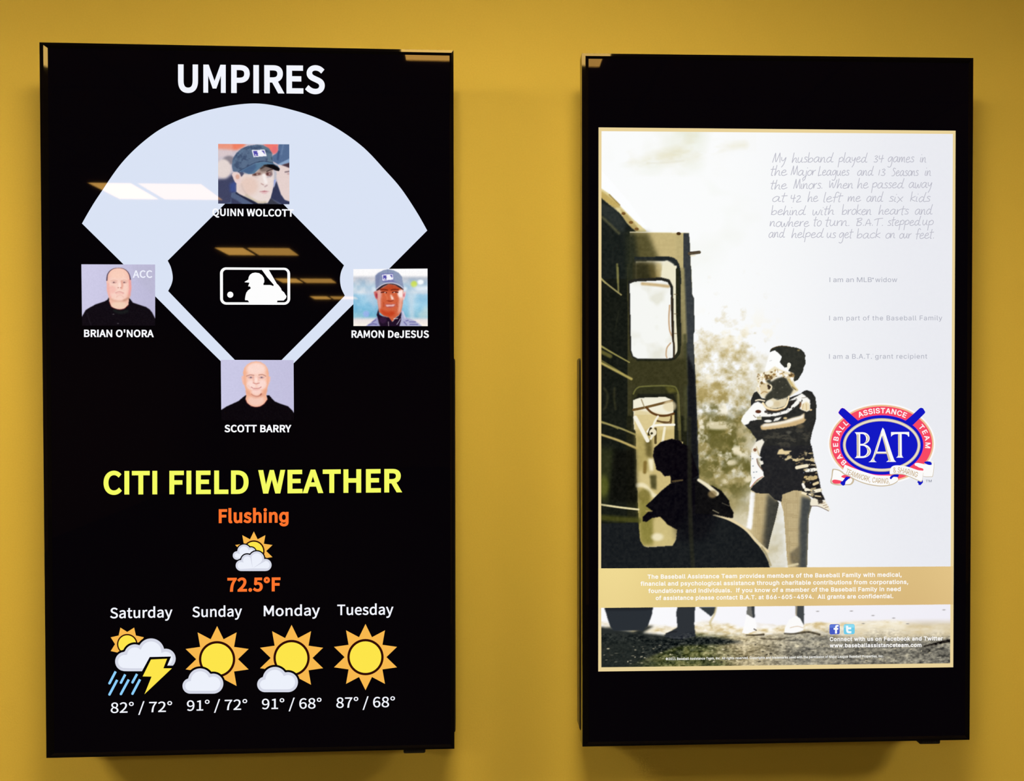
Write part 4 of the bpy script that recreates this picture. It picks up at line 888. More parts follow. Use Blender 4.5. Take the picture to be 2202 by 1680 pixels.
p.stroke('Q', [(840, 715), (900, 700), (965, 690)], 46, (122, 84, 78), 1.4, .9)
p.ell('Q', (878, 704), 34, 22, (88, 58, 54), .9, .8)
p.ell('Q', (914, 700), 15, 13, (214, 182, 178), .8, .7)
p.ell('Q', (1145, 695), 60, 42, (134, 96, 94), 1.2, .9)
p.ell('Q', (1124, 692), 22, 26, (92, 54, 54), .8, .9)
p.ell('Q', (1164, 694), 13, 13, (196, 172, 178), .8, .7)
p.stroke('Q', [(1190, 640), (1215, 700), (1180, 740)], 22, (120, 100, 110), 1.2, .7)
p.stroke('Q', [(1110, 645), (1170, 615), (1225, 600)], 20, (74, 58, 58), 1)
p.stroke('Q', [(930, 770), (830, 740)], 26, (214, 192, 188), 1.5, .7)
p.stroke('Q', [(1120, 760), (1190, 740)], 24, (178, 168, 180), 1.5, .7)
p.stroke('Q', [(1050, 720), (1090, 860)], 62, (246, 238, 236), 2.2, .95)
p.stroke('Q', [(1000, 890), (1040, 912)], 22, (188, 154, 150), 1, .9)
p.stroke('Q', [(1075, 945), (1112, 925)], 26, (184, 156, 158), 1.2, .9)
p.poly('Q', [(950, 1050), (1060, 1028), (1160, 1045), (1060, 1062)], (188, 120, 128), 0.8)
p.poly('Q', [(985, 1064), (1140, 1058), (1090, 1096), (1020, 1092)], (228, 188, 190), 1)
p.stroke('Q', [(1240, 640), (1238, 850), (1205, 1060)], 20, (222, 208, 210), 1.2, .8)
p.poly('Q', [(395, 1080), (500, 1055), (560, 1110), (700, 1172), (820, 1225), (930, 1290), (1010, 1330), (120, 1330), (380, 1260)], (84, 98, 130), 0.7)
p.poly('Q', [(500, 1060), (560, 1100), (700, 1165), (930, 1285), (990, 1320), (880, 1320), (640, 1180), (470, 1080)], (34, 36, 58), 0.9)
p.poly('Q', [(390, 1160), (520, 1230), (640, 1310), (400, 1310)], (58, 62, 92), 1.2)
p.poly('Q', [(930, 1290), (1130, 1280), (1190, 1180), (1260, 1240), (1390, 1320), (930, 1320)], (58, 60, 74), 1)
CROWN = [(413, 450), (440, 360), (500, 270), (600, 185), (740, 128), (900, 105), (1040, 122), (1150, 182), (1212, 280), (1226, 440), (1245, 490), (1050, 450), (880, 475), (700, 565), (540, 655), (430, 645), (412, 560)]
p.poly('Q', CROWN, CAP_BLUE, 0.6)
p.poly('Q', [(900, 105), (1040, 122), (1150, 182), (1212, 280), (1226, 440), (1240, 485), (1120, 450), (1130, 330), (1040, 180)], (96, 122, 140), 1.8, .8)
p.poly('Q', CROWN, (48, 62, 92), 0.8, .55, False, np.clip((n1 - .5)*5, 0, 1))
p.stroke('Q', [(430, 500), (560, 280), (760, 140)], 14, (104, 132, 160), 1.2, .5)
p.stroke('Q', [(540, 650), (700, 560), (880, 470), (1050, 440), (1230, 475)], 14, (44, 56, 84), .8, .9)
BRIM = [(540, 655), (700, 565), (880, 475), (1060, 445), (1240, 480), (1330, 530), (1372, 590), (1350, 632), (1260, 610), (1220, 575), (1150, 510), (1060, 512), (960, 588), (850, 690), (740, 695), (640, 648)]
p.poly('Q', BRIM, (88, 122, 152), 0.6)
p.poly('Q', [(560, 655), (700, 570), (880, 480), (900, 560), (800, 690), (700, 690)], (68, 92, 130), 2, .8)
p.poly('Q', [(1040, 515), (1140, 498), (1250, 505), (1335, 552), (1372, 600), (1350, 637), (1280, 622), (1215, 590), (1140, 560), (1060, 540)], (14, 12, 16), 0.7)
p.poly('Q', [(960, 588), (1060, 512), (1150, 520), (1080, 545), (1000, 600)], (52, 44, 42), 1, .9)
cap_patch(p, 'Q', [(806, 214), (1066, 204), (1108, 336), (846, 356)])
p.finish(0.45, 7)
p.build('portrait_photo')['label'] = 'photo of a man in a dark cap with another capped man behind'

# third base: heavy-set balding man in a black polo
p = Picture(LEFT, (175.2, 568.6), (333.8, 569.1), (333.8, 700.4), (176.8, 700.4), 0.75, 3)
p.base((201, 199, 228))
t = sstep(p.X, 180, 335)[..., None]; p.img = np.array([206, 203, 231])*(1 - t) + np.array([190, 187, 217])*t
p.poly('B', [(1085, 85), (1575, 85), (1575, 700), (1300, 500)], (184, 182, 206), 6, .5)
HEAD = [(604, 480), (600, 390), (620, 290), (670, 210), (750, 160), (840, 147), (930, 160), (1010, 210), (1060, 290), (1083, 390), (1092, 480), (1096, 560), (1080, 660), (1060, 760), (1052, 900), (960, 965), (870, 990), (780, 968), (690, 925), (650, 850), (648, 760), (622, 660), (606, 560)]
p.poly('B', HEAD, (244, 190, 172), 0.6)
p.ell('B', (840, 520), 200, 330, (249, 212, 198), 5, .9)
p.ell('B', (830, 270), 170, 100, (250, 206, 186), 4, .8)
p.stroke('B', [(1066, 400), (1074, 560), (1056, 690)], 40, (236, 150, 148), 2.2, .8)
p.stroke('B', [(632, 480), (638, 620), (672, 740)], 36, (238, 168, 162), 2.2, .7)
p.ell('B', (700, 590), 90, 80, (242, 180, 170), 3, .6)
p.stroke('B', [(606, 400), (620, 290), (670, 212), (750, 165), (840, 153)], [26, 5], (64, 48, 68), 0.6, .85)
p.stroke('B', [(840, 153), (930, 165), (1010, 215), (1058, 292), (1078, 380)], [5, 24], (64, 44, 62), 0.6, .85)
for x in (750, 958):
    p.ell('B', (x, 445), 52, 20, (206, 150, 142), 1.2, .8); p.ell('B', (x - 6, 443), 20, 13, (124, 94, 96), .7, .9); p.ell('B', (x - 34, 446), 12, 8, (240, 214, 208), .6, .8)
    p.stroke('B', [(x - 60, 412), (x, 400), (x + 60, 415)], 16, (214, 160, 142), 1.2, .7)
p.stroke('B', [(905, 430), (915, 500), (905, 560)], 40, (228, 160, 140), 1.8, .8)
p.ell('B', (862, 500), 26, 60, (253, 224, 212), 1.8, .9)
for x in (835, 884): p.ell('B', (x, 550), 13, 9, (180, 118, 110), .7, .9)
p.stroke('B', [(782, 654), (830, 634), (880, 633), (945, 660)], 10, (204, 128, 126), .9, .9)
p.stroke('B', [(800, 672), (870, 660), (930, 676)], 16, (240, 176, 168), 1.2, .8)
p.stroke('B', [(800, 735), (870, 695), (940, 735)], 12, (226, 164, 152), 1.6, .5)
p.stroke('B', [(660, 770), (760, 815), (880, 830), (1000, 790), (1060, 700)], 40, (222, 168, 146), 2.4, .8)
p.ell('B', (855, 905), 170, 70, (243, 212, 188), 3, .8)
p.stroke('B', [(950, 800), (1040, 760)], 34, (190, 140, 116), 2, .6)
SHIRT = [(90, 1330), (105, 1135), (180, 1000), (260, 950), (380, 885), (560, 825), (620, 788), (645, 742), (655, 830), (690, 930), (780, 978), (870, 992), (960, 974), (1040, 900), (1052, 760), (1085, 790), (1130, 850), (1250, 890), (1390, 935), (1460, 980), (1510, 1040), (1590, 1200), (1590, 1330)]
p.poly('B', SHIRT, (17, 12, 19), 0.6)
p.stroke('B', [(655, 835), (695, 930), (780, 975), (870, 990), (960, 970), (1040, 895)], 14, (96, 22, 18), .6, .8)
p.stroke('B', [(760, 1010), (880, 1050), (1010, 1020)], 60, (26, 30, 30), 2, .8)
p.stroke('B', [(210, 1060), (250, 1200), (290, 1300)], 10, (40, 36, 44), 1.2, .7)
for q in ((738, 1082), (830, 1268)): p.ell('B', q, 20, 10, (84, 78, 84), .6, .8)
p.finish(0.45, 8)
p.build('portrait_photo')['label'] = 'photo of a balding man in a black shirt marked ACC'
a = Art(LEFT, 5); text(a, 'ACC', 285.6, 597.6, 327.9, 597.8, 16.0, (238, 240, 253), 'S', 0.034); a.build('crew_chief_text')

# first base: man in a grey cap outdoors
p = Picture(LEFT, (759.9, 578.9), (919.3, 577.9), (919.8, 701.6), (760.2, 701.3), 0.75, 3)
zy = (p.Y - 565)*9.333; zx = (p.X - 750)*9.333
p.img = ramp(zy, [(120, (253, 252, 254)), (250, (252, 250, 250)), (310, (196, 200, 210)), (480, (172, 200, 220)), (600, (196, 214, 228)), (660, (150, 198, 226)), (900, (142, 198, 226)), (1080, (140, 194, 214)), (1150, (236, 226, 226)), (1290, (252, 244, 232))])
nb = p.noise(22, 11, 3); k = (np.clip((nb - .5)*3, -1, 1)*sstep(zy, 260, 360)*(1 - sstep(zy, 1060, 1160)))[..., None]
p.img = np.clip(p.img + k*np.array([30, 18, 10]), 0, 255)
p.ell('R', (1310, 430), 62, 62, (204, 222, 96), 3); p.ell('R', (1440, 390), 62, 50, (246, 250, 252), 2.5)
p.poly('R', [(1290, 480), (1590, 470), (1590, 560), (1380, 560)], (244, 248, 252), 3, .8)
p.poly('R', [(1180, 560), (1330, 600), (1300, 900), (1330, 1150), (1230, 1150), (1200, 850)], (204, 220, 232), 3.5, .8)
p.poly('R', [(1400, 1050), (1590, 860), (1590, 1090), (1460, 1120)], (190, 214, 216), 4, .8)
p.ell('R', (350, 1030), 62, 62, (156, 178, 236), 3, .8)
p.poly('R', [(300, 560), (560, 560), (560, 1000), (480, 900)], (186, 206, 226), 5, .7)
p.poly('R', [(470, 480), (560, 500), (560, 590), (470, 570)], (236, 244, 250), 3, .8)
p.poly('R', [(1095, 470), (1170, 500), (1150, 580), (1095, 560)], (240, 246, 252), 2, .9)
p.poly('R', [(300, 1300), (480, 1180), (575, 1085), (640, 1300)], (158, 158, 200), 0.9)
p.poly('R', [(1050, 960), (1085, 960), (1140, 1095), (1300, 1155), (1400, 1215), (1500, 1300), (990, 1300)], (176, 178, 210), 0.9)
for q in ([(400, 1250), (480, 1230), (560, 1240)], [(470, 1195), (540, 1150)], [(1220, 1190), (1340, 1190)], [(1230, 1240), (1380, 1240)], [(1110, 1190), (1160, 1250)], [(1150, 1170), (1190, 1160)]):
    p.stroke('R', q, 20, (100, 94, 158), 1.0, .85)
p.stroke('R', [(1085, 990), (1130, 1110)], 24, (214, 218, 236), 1.2, .8)
p.poly('R', [(598, 915), (560, 1050), (580, 1110), (605, 1220), (640, 1300), (1010, 1300), (1050, 1150), (1055, 985), (1000, 1070), (940, 1110), (880, 1190), (835, 1100), (700, 1085), (615, 1045)], (32, 16, 38), 0.7)
p.ell('R', (690, 1150), 70, 70, (64, 34, 70), 2.5, .6)
FACE3 = [(560, 560), (640, 510), (1000, 500), (1098, 520), (1092, 700), (1078, 850), (1052, 975), (1000, 1060), (930, 1110), (870, 1185), (805, 1095), (700, 1065), (612, 995), (590, 850), (568, 700)]
p.poly('R', FACE3, (209, 98, 62), 0.7)
p.poly('R', [(560, 560), (640, 530), (660, 640), (640, 760), (640, 900), (612, 980), (590, 850), (568, 700)], (226, 170, 164), 1.8, .95)
p.poly('R', [(1000, 560), (1092, 530), (1092, 700), (1062, 770), (1000, 690), (975, 620)], (254, 236, 230), 1.4)
p.poly('R', [(1010, 700), (1085, 700), (1070, 880), (1040, 980), (985, 1040), (1000, 850)], (236, 176, 156), 1.8, .9)
p.poly('R', [(640, 520), (800, 420), (960, 450), (1040, 520), (990, 560), (860, 570), (760, 560), (660, 570)], (188, 70, 36), 1.4, .95)
p.poly('R', [(620, 930), (760, 985), (900, 970), (930, 1000), (900, 1070), (800, 1085), (690, 1050)], (196, 62, 28), 2, .85)
p.stroke('R', [(640, 548), (700, 540), (775, 552)], 26, (126, 40, 22), 1)
p.stroke('R', [(855, 548), (920, 538), (990, 545)], 26, (120, 40, 24), 1)
p.stroke('R', [(655, 598), (710, 590), (755, 604)], 24, (84, 30, 24), .8)
p.stroke('R', [(878, 598), (930, 588), (985, 596)], 24, (84, 30, 24), .8)
for q in ((728, 600), (912, 598)): p.ell('R', q, 13, 12, (236, 190, 176), .5)
p.poly('R', [(835, 630), (890, 690), (905, 745), (860, 750), (845, 700)], (253, 232, 222), 1.4)
p.stroke('R', [(770, 760), (830, 775), (890, 758)], 22, (150, 46, 26), 1.2, .9)
p.stroke('R', [(735, 640), (775, 700), (770, 745)], 22, (232, 130, 90), 2, .7)
p.poly('R', [(715, 838), (800, 835), (945, 830), (920, 880), (840, 905), (760, 895)], (176, 82, 84), 1)
p.poly('R', [(735, 848), (930, 842), (900, 876), (765, 880)], (240, 206, 200), .8)
p.stroke('R', [(745, 862), (910, 860)], 5, (204, 130, 128), .5, .7)
p.stroke('R', [(700, 800), (700, 880)], 16, (168, 60, 34), 1.4, .7); p.stroke('R', [(960, 800), (970, 880)], 16, (176, 80, 60), 1.4, .7)
p.poly('R', [(500, 590), (540, 568), (572, 600), (574, 740), (545, 730), (515, 660)], (206, 110, 104), 0.8)
p.poly('R', [(540, 610), (570, 620), (570, 720), (545, 690)], (150, 24, 50), 1.2, .9)
p.poly('R', [(1092, 600), (1142, 572), (1142, 655), (1112, 750), (1088, 745)], (242, 196, 196), 0.8)
p.poly('R', [(1095, 640), (1120, 600), (1118, 670), (1095, 700)], (190, 50, 74), 1.2, .9)
CAP3 = [(534, 262), (600, 200), (690, 152), (785, 132), (900, 152), (1000, 205), (1068, 280), (1085, 400), (1106, 505), (1098, 525), (1020, 455), (900, 408), (770, 405), (660, 442), (560, 525), (545, 545), (540, 430)]
p.poly('R', [(550, 565), (560, 520), (660, 440), (770, 405), (900, 405), (1020, 452), (1100, 520), (1090, 548), (1010, 500), (930, 445), (800, 425), (690, 480), (610, 545)], (38, 24, 34), 0.8)
p.poly('R', CAP3, (141, 153, 183), 0.6)
p.poly('R', [(534, 262), (620, 190), (640, 300), (610, 440), (550, 530), (540, 430)], (118, 128, 166), 2, .7)
p.poly('R', [(680, 380), (780, 340), (900, 360), (980, 420), (900, 402), (770, 400)], (112, 112, 172), 1.5, .8)
p.stroke('R', [(556, 530), (660, 452), (770, 412), (900, 412), (1020, 458), (1100, 520)], 22, (196, 196, 212), .8)
p.stroke('R', [(785, 135), (785, 230)], 8, (110, 120, 160), .8, .7)
p.poly('R', [(655, 225), (890, 215), (900, 350), (670, 375)], (104, 98, 176), .8, .7)
cap_patch(p, 'R', [(668, 240), (886, 232), (892, 340), (680, 362)])
p.stroke('R', [(795, 1190), (800, 1270)], 12, (176, 160, 168), .7); p.stroke('R', [(965, 1240), (1000, 1190), (1035, 1130)], 12, (196, 190, 206), .7); p.stroke('R', [(905, 1125), (980, 1120)], 14, (232, 214, 214), .7)
p.finish(0.45, 10)
p.build('portrait_photo')['label'] = 'photo of a smiling man in a grey cap outdoors'

# home plate: bald man in a black shirt
p = Picture(LEFT, (474.9, 774.1), (631.4, 774.6), (632.1, 903.8), (476.2, 903.8), 0.75, 3)
p.base((200, 198, 227))
t = sstep(p.X, 476, 632)[..., None]; p.img = np.array([203, 201, 230])*(1 - t) + np.array([195, 192, 222])*t
p.poly('S', [(512, 410), (545, 405), (575, 600), (535, 570), (515, 480)], (244, 188, 172), 0.7)
p.poly('S', [(1050, 420), (1088, 425), (1085, 500), (1045, 610)], (246, 190, 172), 0.7)
HEAD4 = [(545, 420), (540, 330), (560, 250), (620, 180), (700, 132), (800, 113), (900, 130), (980, 182), (1035, 260), (1057, 360), (1060, 440), (1050, 560), (1022, 680), (1005, 800), (1032, 880), (960, 972), (870, 1025), (790, 1035), (700, 1014), (620, 952), (584, 872), (602, 800), (595, 700), (560, 570)]
p.poly('S', HEAD4, (243, 178, 146), 0.6)
p.ell('S', (808, 450), 200, 300, (249, 206, 190), 4.5)
p.ell('S', (800, 260), 190, 110, (252, 218, 206), 4)
p.ell('S', (700, 590), 90, 90, (252, 222, 214), 3, .8); p.ell('S', (920, 580), 90, 90, (252, 220, 212), 3, .8)
p.ell('S', (800, 900), 170, 110, (247, 206, 190), 4, .9)
p.stroke('S', [(610, 720), (700, 800), (800, 835), (920, 800), (1005, 700)], 36, (226, 160, 134), 2.6, .7)
p.ell('S', (805, 730), 100, 60, (250, 214, 204), 2.5, .9)
p.stroke('S', [(612, 412), (680, 388), (755, 396)], 20, (190, 132, 118), 1, .9)
p.stroke('S', [(860, 388), (930, 382), (992, 412)], 20, (190, 130, 112), 1, .9)
for x in (694, 910):
    p.ell('S', (x, 440), 58, 22, (214, 160, 152), 1, .9); p.ell('S', (x, 438), 22, 14, (116, 106, 120), .7, .9); p.ell('S', (x - 26, 440), 8, 6, (236, 212, 210), .6, .7)
p.stroke('S', [(745, 420), (750, 500), (745, 545)], 22, (234, 176, 160), 1.6, .8); p.stroke('S', [(850, 420), (860, 500)], 18, (238, 186, 170), 1.6, .7)
p.ell('S', (800, 490), 28, 60, (254, 226, 216), 1.6, .9)
p.stroke('S', [(752, 548), (800, 566), (862, 550)], 18, (206, 134, 124), 1, .9)
p.stroke('S', [(706, 632), (740, 652), (800, 660), (860, 652), (902, 630)], 14, (196, 120, 116), .8)
p.stroke('S', [(740, 645), (800, 650), (862, 644)], 8, (240, 206, 200), .6)
p.stroke('S', [(750, 680), (805, 690), (860, 678)], 18, (236, 176, 168), 1.2, .8)
p.stroke('S', [(708, 772), (745, 800), (820, 818), (875, 800), (908, 770)], [10, 20], (184, 112, 96), 1.4, .8)
p.stroke('S', [(888, 790), (905, 768)], 22, (160, 84, 66), 1.2, .7)
p.stroke('S', [(640, 600), (690, 650)], 16, (240, 188, 170), 1.6, .7)
SHIRT4 = [(90, 1310), (98, 1092), (210, 1020), (330, 965), (450, 910), (530, 840), (590, 795), (605, 800), (584, 878), (620, 955), (700, 1016), (790, 1036), (880, 1026), (965, 972), (1032, 882), (1010, 795), (1065, 795), (1120, 860), (1180, 920), (1300, 970), (1440, 1015), (1520, 1090), (1570, 1165), (1570, 1310)]
p.poly('S', SHIRT4, (11, 7, 12), 0.6)
p.stroke('S', [(590, 880), (625, 955), (705, 1014), (790, 1034), (880, 1022), (962, 970), (1028, 884)], 12, (84, 18, 14), .6, .8)
p.finish(0.4, 7)
p.build('portrait_photo')['label'] = 'photo of a bald man in a black shirt'

# ------------------------------------------------------------------ right display: the poster
TL, TR, BR, BL = (1287.1, 274.1), (2054.8, 281.2), (2049.7, 1435.3), (1286.4, 1444.4)
PTL, PTR, PBR, PBL = (1293.4, 282.2), (2048.9, 288.2), (2042.9, 1426.6), (1293.1, 1435.3)
UBL, UBR, LTL, LTR = (1292.6, 1222.8), (2044.0, 1218.6), (1292.8, 1307.4), (2043.6, 1299.8)
a = Art(RIGHT, 1)
a.shape([[TL, TR, BR, BL]], (233, 210, 154))
a.build('poster_border')
p = Picture(RIGHT, (1287, 1222.5), (2049.6, 1218.2), (2049.4, 1300.2), (1286.8, 1307.8), 6, 2)
t = sstep(p.X, 1290, 1900)[..., None]; ty = sstep(p.Y, 1215, 1310)[..., None]
p.img = np.array([237, 215, 144])*(1 - t) + np.array([224, 193, 132])*t - ty*np.array([4, 5, 4]) + 3*np.sin(p.X/40)[..., None]
p.build('text_band')

# ---- upper picture
p = Picture(RIGHT, PTL, PTR, UBR, UBL, 1.1, 2)
X, Y = p.X, p.Y
n_big, n_mid, n_fine = p.noise(150, 1, 4, 1.3), p.noise(46, 2, 4, 1.2), p.noise(5, 3, 2)
right = sstep(X, 1500, 2045)
p.img = np.array([251, 252, 252])*(1 - right[..., None]) + np.array([234, 235, 241])*right[..., None]
cl = np.clip((n_big - .50)*4, 0, 1)*(1 - sstep(X, 1480, 1760))*(1 - sstep(Y, 420, 640))
p.img -= cl[..., None]*np.array([14, 12, 24])
for q, w in (([(1330, 345), (1390, 350), (1450, 342), (1480, 325), (1550, 312)], 18), ([(1400, 342), (1470, 325), (1490, 295)], 26), ([(1345, 320), (1352, 338)], 22), ([(1470, 350), (1540, 320), (1600, 312)], 10)):
    p.stroke('N', q, w, (226, 220, 186), 10, .6, True, np.clip((p.noise(34, 71, 4, 2.2) - .38)*2.6, 0, 1))
p.stroke('N', [(1392, 351), (1430, 350), (1470, 346)], 3, (222, 216, 190), 2.5, .4)
# trees behind the woman, out of focus
edge = 1 - sstep(X + (n_mid - .5)*120, 1590, 1700)
down = sstep(Y, 520, 1120)
n_s = p.noise(14, 41, 4, 1.1)
fol = np.clip((n_mid*.55 + n_s*.45 - .60 + down*.46)*3.6, 0, 1)*edge*sstep(Y, 520, 760)
p.img = p.img*(1 - fol[..., None]) + ramp(down*0.72 + n_s*.34, [(0, (232, 224, 196)), (.4, (206, 186, 132)), (.65, (168, 150, 92)), (1, (150, 140, 92))])*fol[..., None]
dark = np.clip((p.noise(30, 8, 4) - .47)*6, 0, 1)*edge*sstep(Y, 820, 930)*(1 - sstep(Y, 1045, 1110))
p.img = p.img*(1 - .75*dark[..., None]) + np.array([92, 88, 40])*.75*dark[..., None]
lite = np.clip((p.noise(24, 21, 4) - .57)*7, 0, 1)*edge*sstep(Y, 640, 760)*(1 - sstep(Y, 1030, 1080))
p.img = p.img*(1 - .8*lite[..., None]) + np.array([250, 243, 222])*.8*lite[..., None]
gnd = edge*sstep(Y, 1040, 1140)*(1 - sstep(X, 1690, 1725)); n_g = p.noise(60, 31, 3)
p.img = p.img*(1 - .8*gnd[..., None]) + ramp(n_g, [(.3, (184, 168, 122)), (.5, (204, 190, 150)), (.75, (236, 228, 206))])*.8*gnd[..., None]
for q in ((1540, 930, 26, 16), (1560, 990, 30, 22), (1530, 880, 22, 12), (1600, 1000, 20, 16), (1525, 1010, 24, 20), (1585, 950, 26, 12)):
    p.ell('N', q[:2], q[2], q[3], (92, 88, 38), 6, .6, np.clip((n_s - .3)*3, 0, 1))
for q in ((1585, 970, 12, 9), (1570, 995, 14, 6), (1545, 915, 34, 9), (1610, 1030, 10, 8), (1565, 1035, 12, 6)):
    p.ell('N', q[:2], q[2], q[3], (244, 232, 200), 4, .8, np.clip((n_s - .34)*4, 0, 1))
# ---- bus
p.poly('A', [(60, 500), (130, 572), (370, 850), (575, 1145), (545, 1152), (420, 1035), (270, 880), (60, 690)], (253, 254, 255), .8)
p.poly('A', [(60, 690), (140, 745), (270, 885), (420, 1035), (550, 1150), (420, 1170), (60, 830)], (226, 212, 156), .8)
p.poly('A', [(60, 715), (150, 780), (240, 850), (270, 900), (200, 900), (60, 800)], (188, 160, 84), 1.6, .8)
p.poly('A', [(265, 905), (350, 985), (440, 1090), (470, 1145), (400, 1140), (300, 1010)], (176, 152, 88), 1.4, .8)
for q in ((380, 1055), (440, 1125), (300, 960)): p.ell('A', q, 22, 16, (104, 66, 24), 1, .8)
p.stroke('A', [(150, 760), (260, 870)], 14, (140, 112, 40), 1, .7)
p.poly('A', [(60, 790), (130, 850), (270, 965), (335, 1060), (430, 1152), (370, 1160), (400, 1300), (420, 1700), (60, 1700)], (26, 31, 28), .9)
p.poly('N', [(1290, 600), (1372, 600), (1376, 900), (1380, 1230), (1290, 1230)], (23, 26, 20), .8)
p.poly('A', [(60, 850), (200, 900), (330, 1070), (300, 1160), (200, 1120), (60, 960)], (48, 54, 52), 2.5, .7)
p.stroke('A', [(75, 1000), (160, 1080), (250, 1170)], 26, (116, 112, 74), 2.5, .55)
# door leaf
p.poly('A', [(365, 1156), (995, 1168), (1000, 1240), (1005, 1300), (1022, 1700), (365, 1700)], (198, 180, 126), .7)
p.poly('CC', [(340, -60), (1018, -40), (1030, 270), (1050, 310), (1052, 660), (1040, 690), (1060, 1100), (1085, 1690), (1085, 1700), (345, 1700)], (60, 58, 34), .7)
t = sstep(Y, 560, 800)[..., None]
m_door = (X > 1440) & (X < 1475)
k = (m_door*sstep(X, 1448, 1458)*(1 - sstep(Y, 560, 830)))[..., None]*(Y > 500)[..., None]
p.img = p.img*(1 - k) + np.array([190, 174, 122])*k
p.poly('A', [(365, 1156), (560, 1160), (700, 1500), (660, 1700), (365, 1700)], (70, 66, 34), 5, .85)
p.poly('A', [(330, 1150), (420, 1180), (450, 1420), (500, 1700), (330, 1700)], (38, 42, 30), 5, .95)
p.stroke('A', [(370, 1158), (990, 1166)], 8, (238, 230, 200), .8, .8)
p.ell('A', (886, 1174), 24, 17, (70, 48, 24), .6)
p.poly('D', [(330, -30), (1010, -30), (1040, 1240), (340, 1240)], (32, 33, 20), 1.5)
# dark rubber edge of the door and the handle
p.poly('N', [(1469.5, 501), (1481.5, 501.5), (1483.5, 526), (1486.5, 606), (1488.5, 634.5), (1492.5, 643), (1493, 714), (1490.5, 720), (1494.5, 803), (1499, 920), (1503, 1040), (1505, 1230), (1479, 1230), (1477, 840), (1473, 700), (1470, 600)], (56, 60, 62), .7)
p.poly('N', [(1478, 760), (1494, 800), (1499, 920), (1503, 1040), (1503, 1230), (1480, 1230)], (20, 21, 24), 2, .95)
p.stroke('A', [(1000, 1385), (1105, 1372)], 34, (88, 76, 58), .7); p.stroke('A', [(1010, 1368), (1100, 1366)], 8, (60, 46, 34), .5)
p.stroke('A', [(1010, 1410), (1060, 1405)], 10, (230, 214, 176), 1, .8)
p.stroke('CC', [(925, 0), (940, 400), (952, 760)], 44, (150, 140, 96), 2.6, .9)
p.stroke('CC', [(952, 700), (958, 1000), (960, 1700)], 34, (72, 72, 44), 2.6, .9)
p.poly('CC', [(350, 950), (960, 950), (985, 1230), (360, 1230)], (58, 56, 31), 2.4, .9)
# upper door window
WIN1 = [(425, 1452), (780, 1456), (845, 1500), (868, 1700), (425, 1700)]
p.poly('A', [(415, 1420), (780, 1418), (830, 1428), (868, 1455), (892, 1500), (905, 1560), (915, 1710), (415, 1710)], (33, 39, 40), .8)
p.poly('A', [(430, 1470), (770, 1462), (830, 1500), (856, 1570), (866, 1710), (430, 1710)], (238, 234, 214), 1.0)
p.poly('A', [(420, 1472), (640, 1470), (700, 1710), (420, 1710)], (84, 74, 36), 4.5, .95)
p.poly('A', [(420, 1480), (560, 1490), (600, 1710), (420, 1710)], (50, 48, 28), 4, .95)
p.poly('A', [(640, 1480), (700, 1480), (740, 1650), (640, 1640)], (180, 158, 96), 3, .7)
p.poly('A', [(735, 1468), (785, 1470), (838, 1510), (858, 1580), (864, 1720), (715, 1720), (700, 1600)], (238, 232, 206), 2)
p.poly('CC', [(715, -40), (866, -40), (872, 500), (888, 850), (850, 920), (815, 940), (810, 700), (800, 200), (700, 110)], (238, 232, 204), .7)
p.poly('CC', [(905, 0), (870, 0), (872, 500), (888, 840), (830, 945), (890, 900), (912, 800)], (34, 36, 30), .8)
p.stroke('CC', [(872, 0), (875, 480), (890, 830), (868, 910), (810, 950), (700, 955), (450, 955)], 34, (36, 38, 24), .8)
p.poly('CC', [(350, 120), (420, 98), (700, 82), (790, 105), (826, 180), (832, 420), (838, 780), (838, 950), (780, 958), (440, 958), (390, 930), (366, 850)], (36, 36, 32), .8)
WINI = [(366, 150), (420, 129), (700, 115), (768, 134), (800, 195), (806, 400), (815, 700), (824, 780), (824, 936), (780, 943), (450, 943), (402, 920), (382, 860), (374, 500)]
p.poly('CC', WINI, (246, 247, 243), .7)
w1 = np.clip((p.noise(40, 44, 3) - .5)*4, 0, 1)
p.poly('CC', WINI, (222, 220, 202), .8, .6, False, w1)
p.stroke('CC', [(500, 150), (640, 162), (775, 178)], 32, (200, 172, 122), 2, .9)
p.stroke('CC', [(790, 380), (782, 520), (790, 640), (812, 700)], 16, (196, 160, 120), .9, .9)
p.stroke('CC', [(800, 780), (762, 830), (752, 900), (760, 935)], 14, (196, 160, 120), .9, .9)
p.stroke('CC', [(812, 300), (822, 700), (836, 800), (836, 930)], 20, (52, 40, 26), .8, .9)
for yy in (262, 470, 678): p.stroke('CC', [(838, yy), (868, yy + 2)], 7, (110, 88, 56), .6, .8)
# lower door window
p.poly('CC', [(385, 1330), (430, 1245), (520, 1225), (800, 1225), (880, 1270), (900, 1400), (915, 1700), (385, 1700)], (50, 50, 28), .9)
p.stroke('CC', [(405, 1320), (440, 1262), (520, 1240), (800, 1236), (868, 1278), (888, 1400), (900, 1700)], 16, (112, 110, 58), 1, .9)
p.poly('CC', [(395, 1390), (460, 1320), (830, 1320), (870, 1420), (880, 1700), (400, 1700)], (30, 31, 22), 1.5)
p.poly('CC', [(740, 1240), (830, 1250), (880, 1300), (780, 1310)], (98, 94, 40), 2, .8)
p.stroke('CC', [(878, 1330), (890, 1700)], 26, (104, 98, 58), 1.4, .8); p.stroke('D', [(890, 0), (900, 230)], 28, (96, 90, 50), 1.4, .8)
WIN2 = [(400, 1388), (470, 1362), (740, 1352), (812, 1382), (830, 1440), (836, 1700), (412, 1700)]
p.poly('CC', WIN2, (243, 238, 216), .7)
WIN2B = [(412, -40), (838, -40), (842, 220), (930, 250), (930, 660), (930, 1190), (868, 1190), (850, 1290), (820, 1348), (560, 1362), (510, 1352), (474, 1300), (455, 960), (440, 600), (432, 210)]
